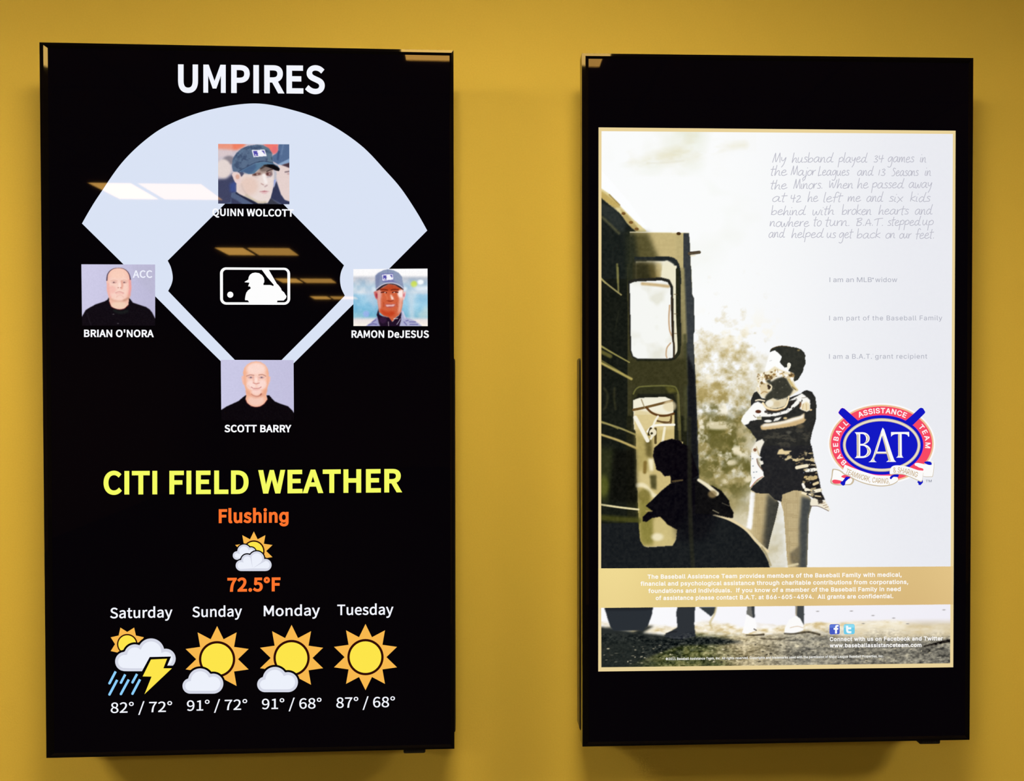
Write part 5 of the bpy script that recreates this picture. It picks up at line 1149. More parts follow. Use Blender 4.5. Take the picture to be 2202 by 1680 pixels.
p.poly('D', WIN2B, (206, 186, 124), .7)
tw = sstep(Y, 860, 940)
n_w = p.noise(30, 55, 3)
p.poly('CC', [(412, 1480), (830, 1560), (836, 1700), (414, 1700)], (222, 204, 150), 2, .8)
p.poly('D', [(425, 150), (560, 200), (600, 320), (620, 600), (560, 760), (440, 760)], (172, 156, 92), 4, .8)
p.poly('D', [(440, 560), (620, 560), (600, 760), (450, 720)], (214, 196, 138), 4, .9)
p.stroke('D', [(450, 710), (520, 715), (600, 800), (640, 830)], 46, (240, 228, 188), 2.6, .95)
p.poly('D', [(455, 870), (600, 860), (620, 1000), (630, 1340), (500, 1350), (470, 1280)], (132, 124, 56), 4, .9)
p.poly('D', [(620, 1070), (760, 1100), (865, 1190), (845, 1290), (810, 1345), (625, 1352)], (205, 188, 126), 3, .95)
p.ell('D', (660, 1260), 60, 40, (240, 230, 194), 4, .9)
p.ell('D', (520, 820), 70, 70, (120, 110, 48), 5, .8)
p.poly('D', [(580, 600), (650, 600), (650, 760), (590, 740)], (70, 66, 34), 2, .9)
p.poly('D', [(560, 420), (620, 430), (620, 560), (580, 560)], (250, 240, 206), 2.4, .95)
p.stroke('D', [(530, 470), (525, 570)], 36, (120, 96, 40), 2, .8)
p.poly('D', [(530, 220), (600, 220), (610, 420), (540, 400)], (92, 82, 40), 3, .85)
p.stroke('CC', [(405, 1490), (540, 1462), (815, 1394)], 26, (112, 84, 44), .8)
p.stroke('CC', [(490, 1380), (525, 1470)], 12, (150, 130, 90), .8, .8)
p.stroke('CC', [(545, 1468), (600, 1520), (680, 1550), (760, 1550), (832, 1530)], 24, (96, 62, 28), .8)
p.stroke('CC', [(805, 1545), (806, 1610), (780, 1640), (660, 1605)], 18, (108, 82, 46), .8)
p.ell('CC', (790, 1450), 70, 60, (230, 214, 170), 3, .7)
p.stroke('D', [(425, -10), (490, 110), (555, 235)], 42, (246, 241, 224), 1.2)
p.stroke('D', [(665, -20), (630, 40), (610, 100)], 22, (246, 240, 220), 1)
p.stroke('D', [(555, 140), (600, 90), (660, 72), (838, 68)], 24, (250, 246, 232), .8)
p.stroke('D', [(660, 30), (780, 40), (800, 10)], 16, (104, 78, 44), .8)
p.stroke('D', [(738, 100), (716, 245)], 26, (244, 236, 208), 1)
p.stroke('D', [(640, 110), (640, 260)], 26, (70, 56, 26), 1.2, .9)
p.stroke('D', [(590, 110), (570, 170)], 30, (60, 50, 26), 1); p.ell('D', (612, 150), 38, 40, (236, 226, 196), 1); p.ell('D', (600, 160), 14, 14, (66, 58, 36), .7); p.stroke('D', [(610, 180), (590, 215)], 24, (240, 232, 206), .8)
# rails along the bus side
p.stroke('A', [(232, 1500), (240, 1690)], 20, (120, 116, 66), 1.6, .9); p.stroke('CC', [(238, -20), (246, 235)], 18, (126, 122, 72), 1.4, .9)
p.stroke('CC', [(62, 100), (160, 180), (275, 268)], 16, (160, 150, 96), 1, .95)
p.stroke('A', [(55, 1640), (110, 1700)], 14, (170, 160, 100), 1, .9)
p.stroke('CC', [(60, 812), (200, 895), (362, 985)], [20, 12], (156, 148, 84), 1, .95)
p.stroke('CC', [(62, 872), (110, 895), (160, 920)], 40, (112, 106, 52), 2, .8)
p.stroke('CC', [(60, 962), (200, 1045), (300, 1110)], 10, (140, 132, 66), 1.2, .8)
p.stroke('CC', [(60, 990), (220, 1075), (384, 1162)], 26, (182, 166, 94), 1.4, .95)
p.stroke('CC', [(250, 440), (210, 640)], 10, (46, 48, 34), 2, .6)
for q in ([(95, 1260), (130, 1330), (120, 1440), (90, 1480)], [(205, 1260), (200, 1360), (215, 1480)]): p.stroke('CC', q, 24, (50, 50, 32), 2, .8)
p.stroke('CC', [(60, 1610), (150, 1645), (240, 1690)], 14, (120, 116, 62), 1.2, .9)
p.stroke('D', [(60, 40), (240, 95), (428, 172)], 18, (164, 152, 92), 1.4, .95)
p.stroke('D', [(60, 172), (250, 235), (440, 318)], [22, 26], (196, 174, 104), 1.4, .95)
p.stroke('D', [(60, 915), (260, 945), (458, 968)], 20, (228, 216, 166), .9)
p.stroke('D', [(60, 1055), (450, 1085)], 60, (74, 74, 28), 3.5, .85)
p.poly('D', [(55, 300), (200, 330), (140, 900), (55, 900)], (50, 54, 28), 6, .8)
p.ell('D', (85, 720), 60, 110, (92, 96, 36), 6, .8)
p.poly('D', [(200, 330), (430, 330), (445, 900), (150, 880)], (14, 14, 10), 4, .8)
# lower body, wing and lamp
p.poly('D', [(55, 1120), (455, 1105), (476, 1300), (515, 1358), (560, 1370), (822, 1352), (858, 1290), (874, 1180), (1000, 1080), (1240, 1020), (1400, 1070), (1530, 1138), (1620, 1210), (1720, 1330), (1800, 1440), (1840, 1520), (1858, 1610), (55, 1620)], (26, 29, 31), .8)
p.stroke('D', [(1260, 1020), (1400, 1062), (1530, 1130), (1620, 1200), (1720, 1318), (1835, 1415)], [30, 22], (230, 212, 168), 1.1)
p.stroke('D', [(1770, 1370), (1820, 1450), (1862, 1560)], 20, (150, 136, 92), 1.6, .7)
# boy climbing aboard
p.poly('D', [(640, 500), (612, 400), (625, 315), (700, 248), (810, 216), (900, 232), (930, 270), (1000, 300), (1100, 600), (1000, 660), (930, 660), (800, 690), (800, 625), (790, 608), (735, 616), (700, 570), (648, 545)], (10, 7, 13), .8)
p.poly('D', [(930, 655), (800, 690), (700, 770), (600, 870), (535, 930), (600, 980), (560, 990), (505, 1045), (505, 1095), (545, 1100), (600, 1060), (690, 1045), (770, 1130), (880, 1190), (1080, 1120), (1260, 1020), (1200, 700), (1090, 640)], (11, 9, 15), .8)
p.poly('D', [(860, 1150), (1000, 1000), (1300, 1010), (1260, 1150), (1150, 1290), (900, 1300)], (16, 16, 20), 9, .95)
p.stroke('D', [(540, 985), (600, 985)], 14, (180, 160, 100), 1.2, .7)
p.stroke('D', [(820, 668), (925, 656)], 16, (120, 100, 60), 1.2, .7)
p.poly('D', [(1060, 650), (1180, 720), (1240, 712), (1340, 768), (1420, 870), (1430, 930), (1470, 1000), (1462, 1062), (1400, 1052), (1260, 1020), (1060, 1010)], (16, 15, 16), .8)
p.stroke('D', [(1098, 655), (1190, 715), (1290, 800)], [30, 48], (238, 228, 196), 1.4)
p.ell('D', (1245, 805), 46, 40, (140, 118, 76), 3, .8)
p.stroke('D', [(1350, 900), (1420, 930)], 8, (90, 84, 70), .8, .8)
p.stroke('D', [(1250, 975), (1310, 1005)], 10, (150, 140, 110), 1, .8)
p.stroke('N', [(1482, 900), (1484, 1100), (1490, 1222)], 9, (44, 44, 30), 2.2, .6)
# ---- the woman and the child she carries
LEGL = [(335, 570), (520, 560), (640, 660), (690, 735), (640, 960), (590, 1140), (545, 1335), (430, 1230), (275, 1060), (300, 850), (312, 700)]
p.poly('F', LEGL, (205, 186, 140), .6)
p.poly('F', [(325, 580), (385, 600), (365, 800), (345, 1030), (330, 1080), (270, 1050), (300, 850), (312, 700)], (252, 252, 252), 1.4)
p.poly('F', [(540, 600), (650, 680), (695, 735), (640, 960), (590, 1140), (545, 1335), (470, 1270), (500, 1000)], (62, 62, 56), 4.2, .97, False, p.full_mask('F', LEGL))
p.stroke('F', [(668, 740), (620, 960), (570, 1150), (535, 1330)], 60, (60, 60, 54), 2.2, .9, True, p.full_mask('F', LEGL))
LEGR = [(700, 620), (870, 560), (1010, 565), (1105, 680), (1112, 780), (1076, 900), (1062, 1300), (1052, 1570), (808, 1570), (788, 1400), (770, 1100), (750, 850), (715, 730)]
p.poly('F', LEGR, (208, 190, 146), .6)
p.poly('F', [(980, 640), (1110, 680), (1115, 790), (1078, 900), (1064, 1300), (1056, 1570), (940, 1570), (950, 1000)], (66, 70, 70), 3.2, .97, False, p.full_mask('F', LEGR))
p.poly('F', [(830, 1380), (970, 1270), (950, 1560), (840, 1500)], (92, 88, 74), 2.6, .8)
gx = ((X - 1560)*6.0 % 19 < 8); gy = ((Y - 960)*6.0 % 19 < 8); grid = (gx | gy).astype(float)
p.poly('F', LEGL, (150, 128, 84), .6, .4, False, grid*sstep(X, 1614, 1626)*(1 - sstep(X, 1636, 1656))); p.poly('F', LEGR, (140, 118, 78), .6, .42, False, grid*(1 - sstep(X, 1712, 1726)))
p.stroke('F', [(815, 1545), (930, 1520)], 30, (226, 212, 172), 1, .8)
TORSO = [(352, 1000), (356, 900), (390, 812), (440, 782), (500, 880), (700, 900), (900, 870), (1040, 820), (1090, 780), (1130, 770), (1200, 792), (1248, 870), (1264, 980), (1254, 1190), (1205, 1350), (1178, 1480), (1190, 1560), (1210, 1700), (340, 1700), (400, 1560), (432, 1450), (380, 1390), (345, 1330), (262, 1250), (330, 1190), (500, 1180), (500, 1010)]
p.poly('E', TORSO, (42, 42, 40), .6)
p.poly('F', [(440, -10), (1112, -10), (1140, 150), (1150, 300), (1030, 400), (1000, 572), (870, 572), (735, 622), (722, 715), (640, 690), (560, 612), (400, 605), (322, 560), (350, 515), (500, 390), (460, 300)], (36, 36, 38), .6)
n_t = p.noise(7, 91, 3, 1.8); n_t2 = p.noise(4, 92, 2, 1.5)
WAIST = [(660, 60), (700, 30), (860, 50), (900, 120), (1030, 60), (1110, 20), (1140, 150), (1160, 210), (1020, 260), (920, 290), (860, 190), (760, 180), (690, 130)]
p.poly('F', WAIST, (222, 200, 150), 1.2, .9, False, np.clip((n_t - .57)*9, 0, 1))
p.poly('F', WAIST, (120, 104, 76), 1.2, .7, False, np.clip((n_t2 - .60)*8, 0, 1))
p.poly('E', [(520, 1400), (700, 1340), (1000, 1300), (1180, 1350), (1170, 1480), (1100, 1560), (700, 1560), (560, 1500)], (84, 80, 68), 2, .55, False, np.clip((n_t - .54)*7, 0, 1))
# head of the woman
p.poly('H', [(755, 265), (860, 230), (1000, 370), (960, 480), (1110, 600), (1195, 510), (1145, 670), (1255, 720), (1240, 800), (900, 780), (640, 700), (650, 600), (690, 470), (720, 350)], (253, 253, 252), .7)
p.poly('H', [(745, 240), (790, 188), (880, 153), (1000, 133), (1130, 148), (1300, 172), (1400, 208), (1480, 290), (1502, 350), (1490, 400), (1506, 460), (1496, 540), (1466, 590), (1450, 680), (1400, 762), (1340, 862), (1268, 895), (1235, 850), (1262, 770), (1240, 720), (1135, 672), (1190, 560), (1182, 512), (1150, 496), (1125, 560), (1112, 598), (1060, 600), (1010, 550), (950, 482), (980, 430), (1000, 370), (920, 290), (860, 236), (800, 248), (752, 274)], (47, 48, 42), .55)
p.stroke('H', [(770, 215), (880, 160), (1010, 142), (1150, 155)], 18, (96, 70, 34), 1, .6)
p.ell('H', (1355, 232), 30, 18, (140, 122, 78), 1, .8)
p.stroke('H', [(740, 460), (785, 448)], 8, (150, 150, 150), .5, .7)
p.poly('H', [(1120, 500), (1160, 494), (1188, 530), (1180, 590), (1135, 650), (1112, 600)], (246, 242, 226), .5)
# the child: curls, neck
CURL = [(465, 780), (560, 720), (700, 680), (850, 570), (960, 640), (1100, 690), (1250, 720), (1258, 800), (1240, 880), (1290, 990), (1360, 1085), (1220, 1180), (1130, 1240), (640, 1260), (560, 1200), (490, 1130), (450, 1070), (500, 960), (470, 870)]
p.poly('H', CURL, (238, 226, 194), 1.0)
n_c = p.noise(5.5, 81, 3); n_c2 = p.noise(7, 82, 2)
BAND = [(470, 780), (600, 710), (720, 690), (860, 640), (1100, 690), (1250, 720), (1250, 800), (1240, 880), (1180, 900), (1100, 830), (900, 830), (770, 900), (700, 1150), (560, 1160), (480, 1060), (500, 960)]
p.poly('H', BAND, (176, 142, 84), .9, .9, False, np.clip((n_c - .55)*7, 0, 1))
p.poly('H', BAND, (253, 251, 245), .9, .95, False, np.clip((n_c2 - .53)*8, 0, 1))
p.poly('H', BAND, (104, 78, 42), .8, .9, False, np.clip((.36 - n_c2)*10, 0, 1))
rng = np.random.RandomState(5)
for i in range(26):
    tt = rng.rand(); cx = 480 + tt*780; cy = 700 + rng.rand()*190 + (60 if tt < .35 else 0)*rng.rand()*4
    c = [(252, 250, 244), (206, 178, 116), (150, 116, 60), (250, 238, 210), (110, 84, 46)][rng.randint(5)]
    if cx > 700 and cy > 850 and cx < 1150: continue
    p.ell('H', (cx, cy), 12 + rng.rand()*16, 9 + rng.rand()*12, c, 1.0, .7)
p.poly('H', [(560, 960), (700, 930), (760, 1080), (640, 1180), (560, 1140), (520, 1040)], (226, 208, 168), 1.4)
p.poly('H', [(660, 880), (740, 840), (770, 900), (900, 830), (1000, 800), (1100, 830), (1140, 900), (1200, 1010), (1250, 1060), (1180, 1180), (1100, 1240), (960, 1290), (880, 1275), (640, 1330), (640, 1220), (700, 1150), (790, 1080), (780, 980), (690, 920)], (58, 58, 49), 1.5)
for q in ((1090, 965), (830, 1045), (950, 900), (1010, 1020), (900, 1130)): p.ell('H', q, 16, 16, (96, 94, 80), 1.2, .7)
p.poly('H', [(690, 960), (760, 970), (780, 1010), (740, 1070), (700, 1060)], (62, 48, 36), .8)
p.stroke('H', [(750, 970), (782, 1010), (745, 1080), (690, 1090)], 24, (244, 230, 192), .7)
p.stroke('H', [(560, 1150), (620, 1110), (690, 1130)], 22, (176, 140, 84), 1, .8)
p.ell('H', (570, 925), 30, 34, (120, 92, 48), 1, .9); p.ell('H', (835, 748), 34, 24, (150, 112, 58), 1, .9); p.stroke('H', [(905, 640), (915, 700)], 12, (150, 116, 70), .7, .8)
p.stroke('H', [(1150, 850), (1200, 940), (1260, 1020), (1320, 1075)], [60, 30], (206, 182, 116), 1.6, .9)
p.stroke('H', [(1220, 1010), (1290, 1070)], 20, (92, 76, 40), 1, .8)
p.poly('H', [(640, 1360), (720, 1290), (810, 1245), (900, 1290), (1110, 1240), (1110, 1340), (1060, 1420), (960, 1455), (830, 1475), (700, 1450)], (226, 214, 182), .8)
p.ell('H', (740, 1360), 80, 70, (246, 243, 232), 2, .8); p.ell('H', (900, 1370), 70, 60, (210, 190, 148), 2.4, .6)
# striped shirt, sleeves, hands
p.stroke('E', [(520, 955), (570, 1015), (650, 1042), (730, 1040), (830, 1000), (872, 900), (878, 860)], [34, 20], (246, 226, 182), .8)
p.stroke('E', [(560, 1040), (700, 1058), (800, 1030)], 12, (124, 84, 44), .8, .8)
p.poly('E', [(875, 920), (1000, 850), (1060, 815), (1110, 850), (1170, 905), (1178, 960), (1170, 1050), (1130, 1070), (1080, 1050), (1030, 1030), (1050, 930), (960, 1010), (860, 1090), (700, 1130), (560, 1140), (430, 1140), (400, 1100), (560, 1085), (700, 1090), (840, 1050), (930, 970), (1000, 900)], (251, 249, 243), .8)
p.poly('E', [(890, 950), (985, 890), (940, 960), (880, 1010)], (40, 36, 34), .9)
p.poly('E', [(1030, 945), (1056, 930), (1052, 990), (1028, 1020)], (120, 74, 40), 1)
p.poly('E', [(1050, 980), (1120, 930), (1170, 960), (1168, 1040), (1130, 1066), (1050, 1040)], (238, 222, 184), 1.2)
p.stroke('E', [(1060, 880), (1120, 870)], 8, (120, 110, 96), .6, .8); p.ell('E', (890, 1000), 22, 24, (50, 46, 42), .7)
for q in ([(1080, 960), (1070, 1030)], [(1120, 960), (1125, 1050)]): p.stroke('E', q, 8, (196, 160, 104), .7, .8)
p.ell('E', (590, 1200), 52, 18, (247, 244, 236), .8); p.poly('E', [(660, 1205), (690, 1160), (780, 1140), (740, 1190)], (246, 243, 234), .8)
p.ell('E', (830, 1160), 26, 16, (206, 182, 130), .9); p.ell('E', (1185, 1045), 18, 12, (220, 190, 140), .7)
p.poly('E', [(350, 1000), (400, 950), (450, 928), (510, 960), (560, 1030), (580, 1085), (500, 1120), (430, 1140), (440, 1180), (340, 1200), (318, 1240), (262, 1256), (213, 1205), (240, 1130), (300, 1060)], (252, 251, 247), .8)
p.stroke('E', [(420, 915), (470, 905), (540, 920)], 20, (240, 226, 196), .8); p.ell('E', (455, 1068), 40, 24, (96, 52, 34), .9); p.ell('E', (565, 1070), 26, 18, (70, 64, 60), .9)
p.stroke('E', [(390, 1120), (420, 1150)], 10, (110, 84, 60), .7, .8)
FORE = [(485, 1270), (540, 1235), (620, 1232), (800, 1200), (920, 1160), (1040, 1130), (1092, 1092), (1094, 1165), (1122, 1178), (1085, 1222), (980, 1262), (800, 1292), (640, 1312), (520, 1325), (492, 1310)]
p.poly('E', FORE, (208, 178, 128), 1)
p.poly('E', [(500, 1262), (545, 1238), (620, 1234), (800, 1202), (920, 1162), (1040, 1132), (1090, 1096), (1080, 1160), (900, 1216), (700, 1256), (520, 1280)], (252, 247, 235), 1.8)
p.ell('E', (1040, 1270), 50, 30, (120, 106, 80), 3, .6); p.ell('E', (880, 1355), 36, 18, (110, 108, 96), 2, .6)
p.poly('E', [(420, 1490), (510, 1448), (540, 1490), (500, 1570), (470, 1690), (350, 1690), (370, 1590)], (244, 238, 222), .9)
p.ell('E', (410, 1600), 24, 24, (110, 60, 30), 1, .8); p.stroke('E', [(430, 1560), (470, 1690)], 12, (186, 160, 110), 1, .8)
p.poly('F', [(335, 78), (400, 100), (475, 150), (405, 150), (425, 225), (492, 340), (492, 388), (420, 420), (360, 490), (328, 530), (308, 520), (340, 420), (325, 350), (328, 200)], (250, 249, 246), .7)
for q in ((350, 160), (355, 255), (365, 335), (370, 405), (400, 330)): p.ell('F', q, 11, 8, (140, 150, 162), .7, .8)
p.stroke('F', [(405, 165), (420, 230), (470, 300)], 14, (110, 74, 50), .8, .8)
p.poly('F', [(425, 180), (480, 190), (492, 230), (455, 240)], (246, 240, 226), .7)
p.stroke('F', [(330, 525), (400, 440), (480, 390)], 6, (180, 40, 20), .5, .7)
p.poly('E', [(430, 1140), (870, 1090), (1060, 930), (1110, 850), (900, 900), (860, 1050), (560, 1090)], (46, 42, 38), .9, .85, False, np.clip((n_t2 - .64)*10, 0, 1))
# skirt of the child's clothes: blotches and stripes
for q, c in (([(665, 100), (690, 45), (730, 30), (760, 60), (850, 60), (800, 105)], (232, 210, 160)), ([(760, 165), (850, 120), (850, 150), (780, 185)], (214, 196, 150)), ([(870, 160), (930, 185), (1020, 130), (960, 180), (900, 195)], (226, 204, 150)), ([(690, 120), (740, 130), (700, 140)], (120, 104, 76)), ([(1020, 80), (1060, 75), (1040, 130)], (170, 156, 120))):
    p.poly('F', q, c, .9)
p.poly('F', [(1000, 260), (1060, 205), (1160, 215), (1185, 340), (1210, 430), (1240, 600), (1285, 690), (1190, 705), (1100, 650), (985, 600), (990, 490), (1015, 350)], (34, 32, 32), .7)
for q, w, c in (([(920, 275), (980, 262), (1050, 250)], 44, (244, 232, 200)), ([(1045, 310), (1100, 308), (1165, 295)], 44, (250, 246, 232)), ([(1035, 405), (1100, 415), (1162, 400)], 50, (196, 172, 120)), ([(1000, 490), (1015, 530)], 36, (250, 246, 236)), ([(1140, 490), (1190, 470)], 34, (226, 206, 160)),
                ([(1040, 560), (1120, 580), (1225, 565)], 46, (246, 238, 214)), ([(995, 600), (1060, 620), (1130, 630)], 32, (246, 232, 196)), ([(1160, 640), (1240, 650)], 18, (210, 190, 150)), ([(1080, 235), (1150, 240)], 16, (220, 206, 170))):
    p.stroke('F', q, w, c, .9)
p.poly('F', [(1000, 260), (1060, 205), (1160, 215), (1185, 340), (1210, 430), (1240, 600), (1280, 680), (1100, 650), (985, 600), (990, 490), (1015, 350)], (34, 32, 32), .8, .9, False, np.clip((n_t2 - .62)*10, 0, 1))
p.poly('F', [(1000, 260), (1060, 205), (1160, 215), (1185, 340), (1210, 430), (1240, 600), (1280, 680), (1100, 650), (985, 600), (990, 490), (1015, 350)], (196, 178, 136), .8, .8, False, np.clip((n_t - .62)*10, 0, 1))
for q in ((1095, 305), (1130, 570), (1095, 470), (1010, 340)): p.ell('F', q, 9, 9, (90, 96, 110), .6, .9)
p.poly('F', [(1090, 740), (1105, 685), (1150, 668), (1190, 690), (1210, 720), (1280, 690), (1320, 760), (1352, 822), (1330, 836), (1230, 790), (1180, 765), (1100, 768)], (240, 232, 210), .7)
p.poly('F', [(1190, 700), (1250, 690), (1260, 730), (1200, 745)], (60, 52, 44), .9)
for q in ([(1240, 740), (1280, 730)], [(1262, 765), (1305, 755)], [(1285, 790), (1325, 780)]): p.stroke('F', q, 9, (150, 120, 90), .6, .8)
p.stroke('F', [(1100, 772), (1200, 775), (1330, 835)], 8, (90, 66, 56), .6, .9)
grain = (n_fine - .5)[..., None]*np.array([16, 15, 12]); lum = p.img.mean(-1, keepdims=True)
p.img = np.clip(p.img + grain*np.clip((250 - lum)/120, 0, 1), 0, 255)
p.build('poster_photo')['label'] = 'sepia picture of a boy boarding a bus and a woman holding a child'

# ---- lower picture: ground, tyre and feet
p = Picture(RIGHT, LTL, LTR, PBR, PBL, 1.2, 2)
X, Y = p.X, p.Y
lx, ly = (X - 1280)*5.505, (Y - 1205)*5.505
skew = (X - 1293)/750
hor = ly + skew*25
n1, n2, n3, n4 = p.noise(26, 61, 4, 3.0), p.noise(7, 62, 3, 2.0), p.noise(3, 63, 2, 1.6), p.noise(70, 64, 3, 2)
sky = np.array([252, 252, 254])*(1 - skew[..., None]) + np.array([240, 238, 246])*skew[..., None]
g_bright = ramp(n2, [(.2, (212, 190, 140)), (.5, (240, 228, 200)), (.8, (254, 250, 240))])
g_mid = ramp(n1*.5 + n2*.5, [(.2, (92, 84, 62)), (.42, (158, 144, 108)), (.6, (196, 182, 146)), (.85, (226, 214, 184))])
g_grey = ramp(n1*.6 + n2*.4, [(.2, (66, 64, 58)), (.45, (128, 124, 112)), (.6, (160, 154, 136)), (.85, (206, 196, 166))])
g_olive = ramp(n2*.6 + n1*.4, [(.2, (34, 40, 28)), (.45, (72, 78, 44)), (.6, (104, 106, 62)), (.85, (170, 160, 112))])
t1 = sstep(hor + (n1 - .5)*160, 740, 800)[..., None]; t2 = sstep(hor + (n1 - .5)*220, 840, 960)[..., None]
ground = g_mid*(1 - sstep(lx, 1700, 2500)[..., None]) + g_grey*sstep(lx, 1700, 2500)[..., None]
ol = (1 - sstep(lx + (n1 - .5)*500, 1200, 1800))[..., None]
ground = ground*(1 - ol) + g_olive*ol
p.img = sky*(1 - t1) + g_bright*t1
p.img = p.img*(1 - t2) + ground*t2
rb = sstep(lx, 2700, 3300)[..., None]*sstep(hor, 700, 800)[..., None]*(1 - sstep(hor, 900, 990)[..., None])
p.img = p.img*(1 - rb*.7) + ramp(n1, [(.3, (204, 186, 146)), (.7, (242, 232, 208))])*rb*.7
p.poly('L', [(60, 790), (200, 800), (450, 850), (620, 775), (700, 775), (560, 860), (830, 890), (1180, 902), (1400, 912), (1560, 932), (1760, 968), (1500, 1000), (1000, 1010), (760, 1100), (420, 1220), (360, 1290), (60, 1290)], (31, 36, 36), 2.4, .96)
dk = (1 - sstep(lx + (n4 - .5)*300, 380, 900))[..., None]*sstep(ly, 900, 1000)[..., None]
p.img = p.img*(1 - dk*.8) + np.array([36, 41, 38])*dk*.8
for i in range(240):
    rng = np.random.RandomState(900 + i); cx, cy = rng.rand()*4180 + 80, 1010 + rng.rand()*230
    cy -= cx/4180*40
    c = (226, 214, 180) if rng.rand() > .45 else (40, 38, 32)
    p.ell('L', (cx, cy), 5 + rng.rand()*16, 3 + rng.rand()*6, c, .5, .25 + .5*rng.rand())
p.poly('L', [(110, 560), (682, 552), (672, 640), (622, 780), (560, 835), (220, 835), (178, 790), (148, 700)], (42, 47, 53), .9)
p.poly('L', [(110, 560), (682, 552), (675, 590), (120, 600)], (30, 34, 40), 1.6, .8)
p.poly('L', [(976, 545), (1182, 545), (1172, 760), (1190, 905), (1000, 940), (830, 915), (818, 885), (878, 850), (972, 795), (958, 620)], (46, 50, 55), .9)
p.stroke('L', [(840, 870), (900, 850), (960, 845)], 16, (30, 32, 36), 1, .8)
p.poly('L', [(1225, 555), (1432, 550), (1412, 625), (1368, 665)], (52, 58, 62), .9)
p.stroke('L', [(1430, 560), (1410, 640), (1360, 740), (1380, 800)], 22, (196, 176, 116), 2, .7)
p.poly('L', [(1796, 540), (1880, 540), (1886, 670), (1862, 690), (1792, 640)], (112, 112, 106), .9)
p.poly('L', [(1846, 540), (1880, 540), (1888, 675), (1866, 690)], (52, 56, 60), 1.2)
p.poly('L', [(1790, 640), (1862, 680), (1892, 690), (1912, 790), (1900, 832), (1800, 874), (1736, 864), (1760, 780)], (253, 252, 252), .8)
p.stroke('L', [(1785, 885), (1880, 888), (1992, 880)], [10, 26], (66, 56, 40), 1, .9); p.stroke('L', [(1880, 815), (1905, 830)], 14, (60, 50, 40), .7, .8)
p.poly('M', [(275, 530), (376, 528), (382, 640), (376, 770), (330, 700), (284, 655)], (66, 70, 72), .9)
p.stroke('M', [(290, 540), (285, 650)], 20, (190, 176, 150), 1, .7)
p.poly('M', [(200, 705), (284, 655), (332, 690), (372, 765), (372, 830), (260, 868), (150, 866), (146, 820)], (252, 251, 250), .8)
p.stroke('M', [(215, 800), (300, 782), (365, 800)], 8, (210, 184, 150), .8, .8); p.stroke('M', [(150, 868), (260, 872), (420, 850), (560, 880)], [16, 26], (56, 48, 34), 1.4, .85)
p.stroke('M', [(2112, 950), (1950, 985), (1800, 1020)], [40, 14], (34, 30, 26), 1, .9)
for q in ((1195, 655), (1080, 750), (940, 602), (540, 605), (1440, 685), (1605, 752), (2035, 588)): p.ell('M', q, 18, 6, (130, 124, 122), .8, .7)
p.stroke('L', [(1950, 925), (2100, 935), (2240, 930)], 14, (70, 60, 44), 1.2, .7)
p.img = np.clip(p.img + (n3 - .5)[..., None]*np.array([110, 106, 92])*t2*(1 - dk*.75), 0, 255)
p.build('poster_photo')['label'] = 'strip of the sepia picture with a tyre and feet on stony ground'

# ---- printed text
GREY = (176, 178, 190)
a = Art(RIGHT, 4); text(a, 'I am an MLB', 1783.6, 606.9, 1874.4, 606.8, 10.2, GREY, 'G', 0.004); text(a, '®', 1875.3, 601.5, 1878.6, 601.5, 4.0, GREY, 'G'); text(a, 'widow', 1881.8, 606.8, 1929.1, 606.7, 10.2, GREY, 'G', 0.004, 0.04); a.build('statement_text')
a = Art(RIGHT, 4); text(a, 'I am part of the Baseball Family', 1783.0, 689.3, 2025.9, 689.0, 10.1, GREY, 'G', 0.004, 0.07); a.build('statement_text')
a = Art(RIGHT, 4); text(a, 'I am a B.A.T.', 1782.6, 771.8, 1874.6, 771.6, 10.2, GREY, 'G', 0.004, 0.05); text(a, '™', 1874.8, 764.0, 1878.2, 764.0, 2.6, GREY, 'G'); text(a, 'grant recipient', 1881.6, 771.6, 1993.5, 771.4, 10.2, GREY, 'G', 0.004, 0.07); a.build('statement_text')
a = Art(RIGHT, 4)
for s, x0, y0, x1, y1 in (('The Baseball Assistance Team provides members of the Baseball Family with medical,', 1392.3, 1245.0, 1938.8, 1240.4),
                          ('financial and psychological assistance through charitable contributions from corporations,', 1377.2, 1260.0, 1952.8, 1256.0),
                          ('foundations and individuals.  If you know of a member of the Baseball Family in need', 1394.0, 1275.5, 1936.5, 1271.3),
                          ('of assistance please contact B.A.T. at 866-605-4594.  All grants are confidential.', 1409.9, 1290.7, 1920.7, 1286.6)):
    text(a, s, x0, y0, x1, y1, 9.2, (254, 252, 249), 'G', 0.042, 0.03)
a.build('band_text')
a = Art(RIGHT, 4); text(a, 'Connect with us on Facebook and Twitter', 1784.0, 1379.0, 2027.0, 1377.4, 8.7, (252, 251, 250), 'G', 0.045, 0.03); text(a, 'www.baseballassistanceteam.com', 1784.0, 1392.6, 1981.2, 1391.4, 8.7, (252, 251, 250), 'G', 0.045, 0.03); a.build('contact_text')
a = Art(RIGHT, 4); text(a, '©2011 Baseball Assistance Team, Inc. All rights reserved. Copyrights and trademarks used with the permission of Major League Baseball Properties, Inc.', 1431.4, 1419.8, 1899.4, 1413.6, 5.3, (240, 240, 235), 'G', 0.042, 0.01); a.build('copyright_text')
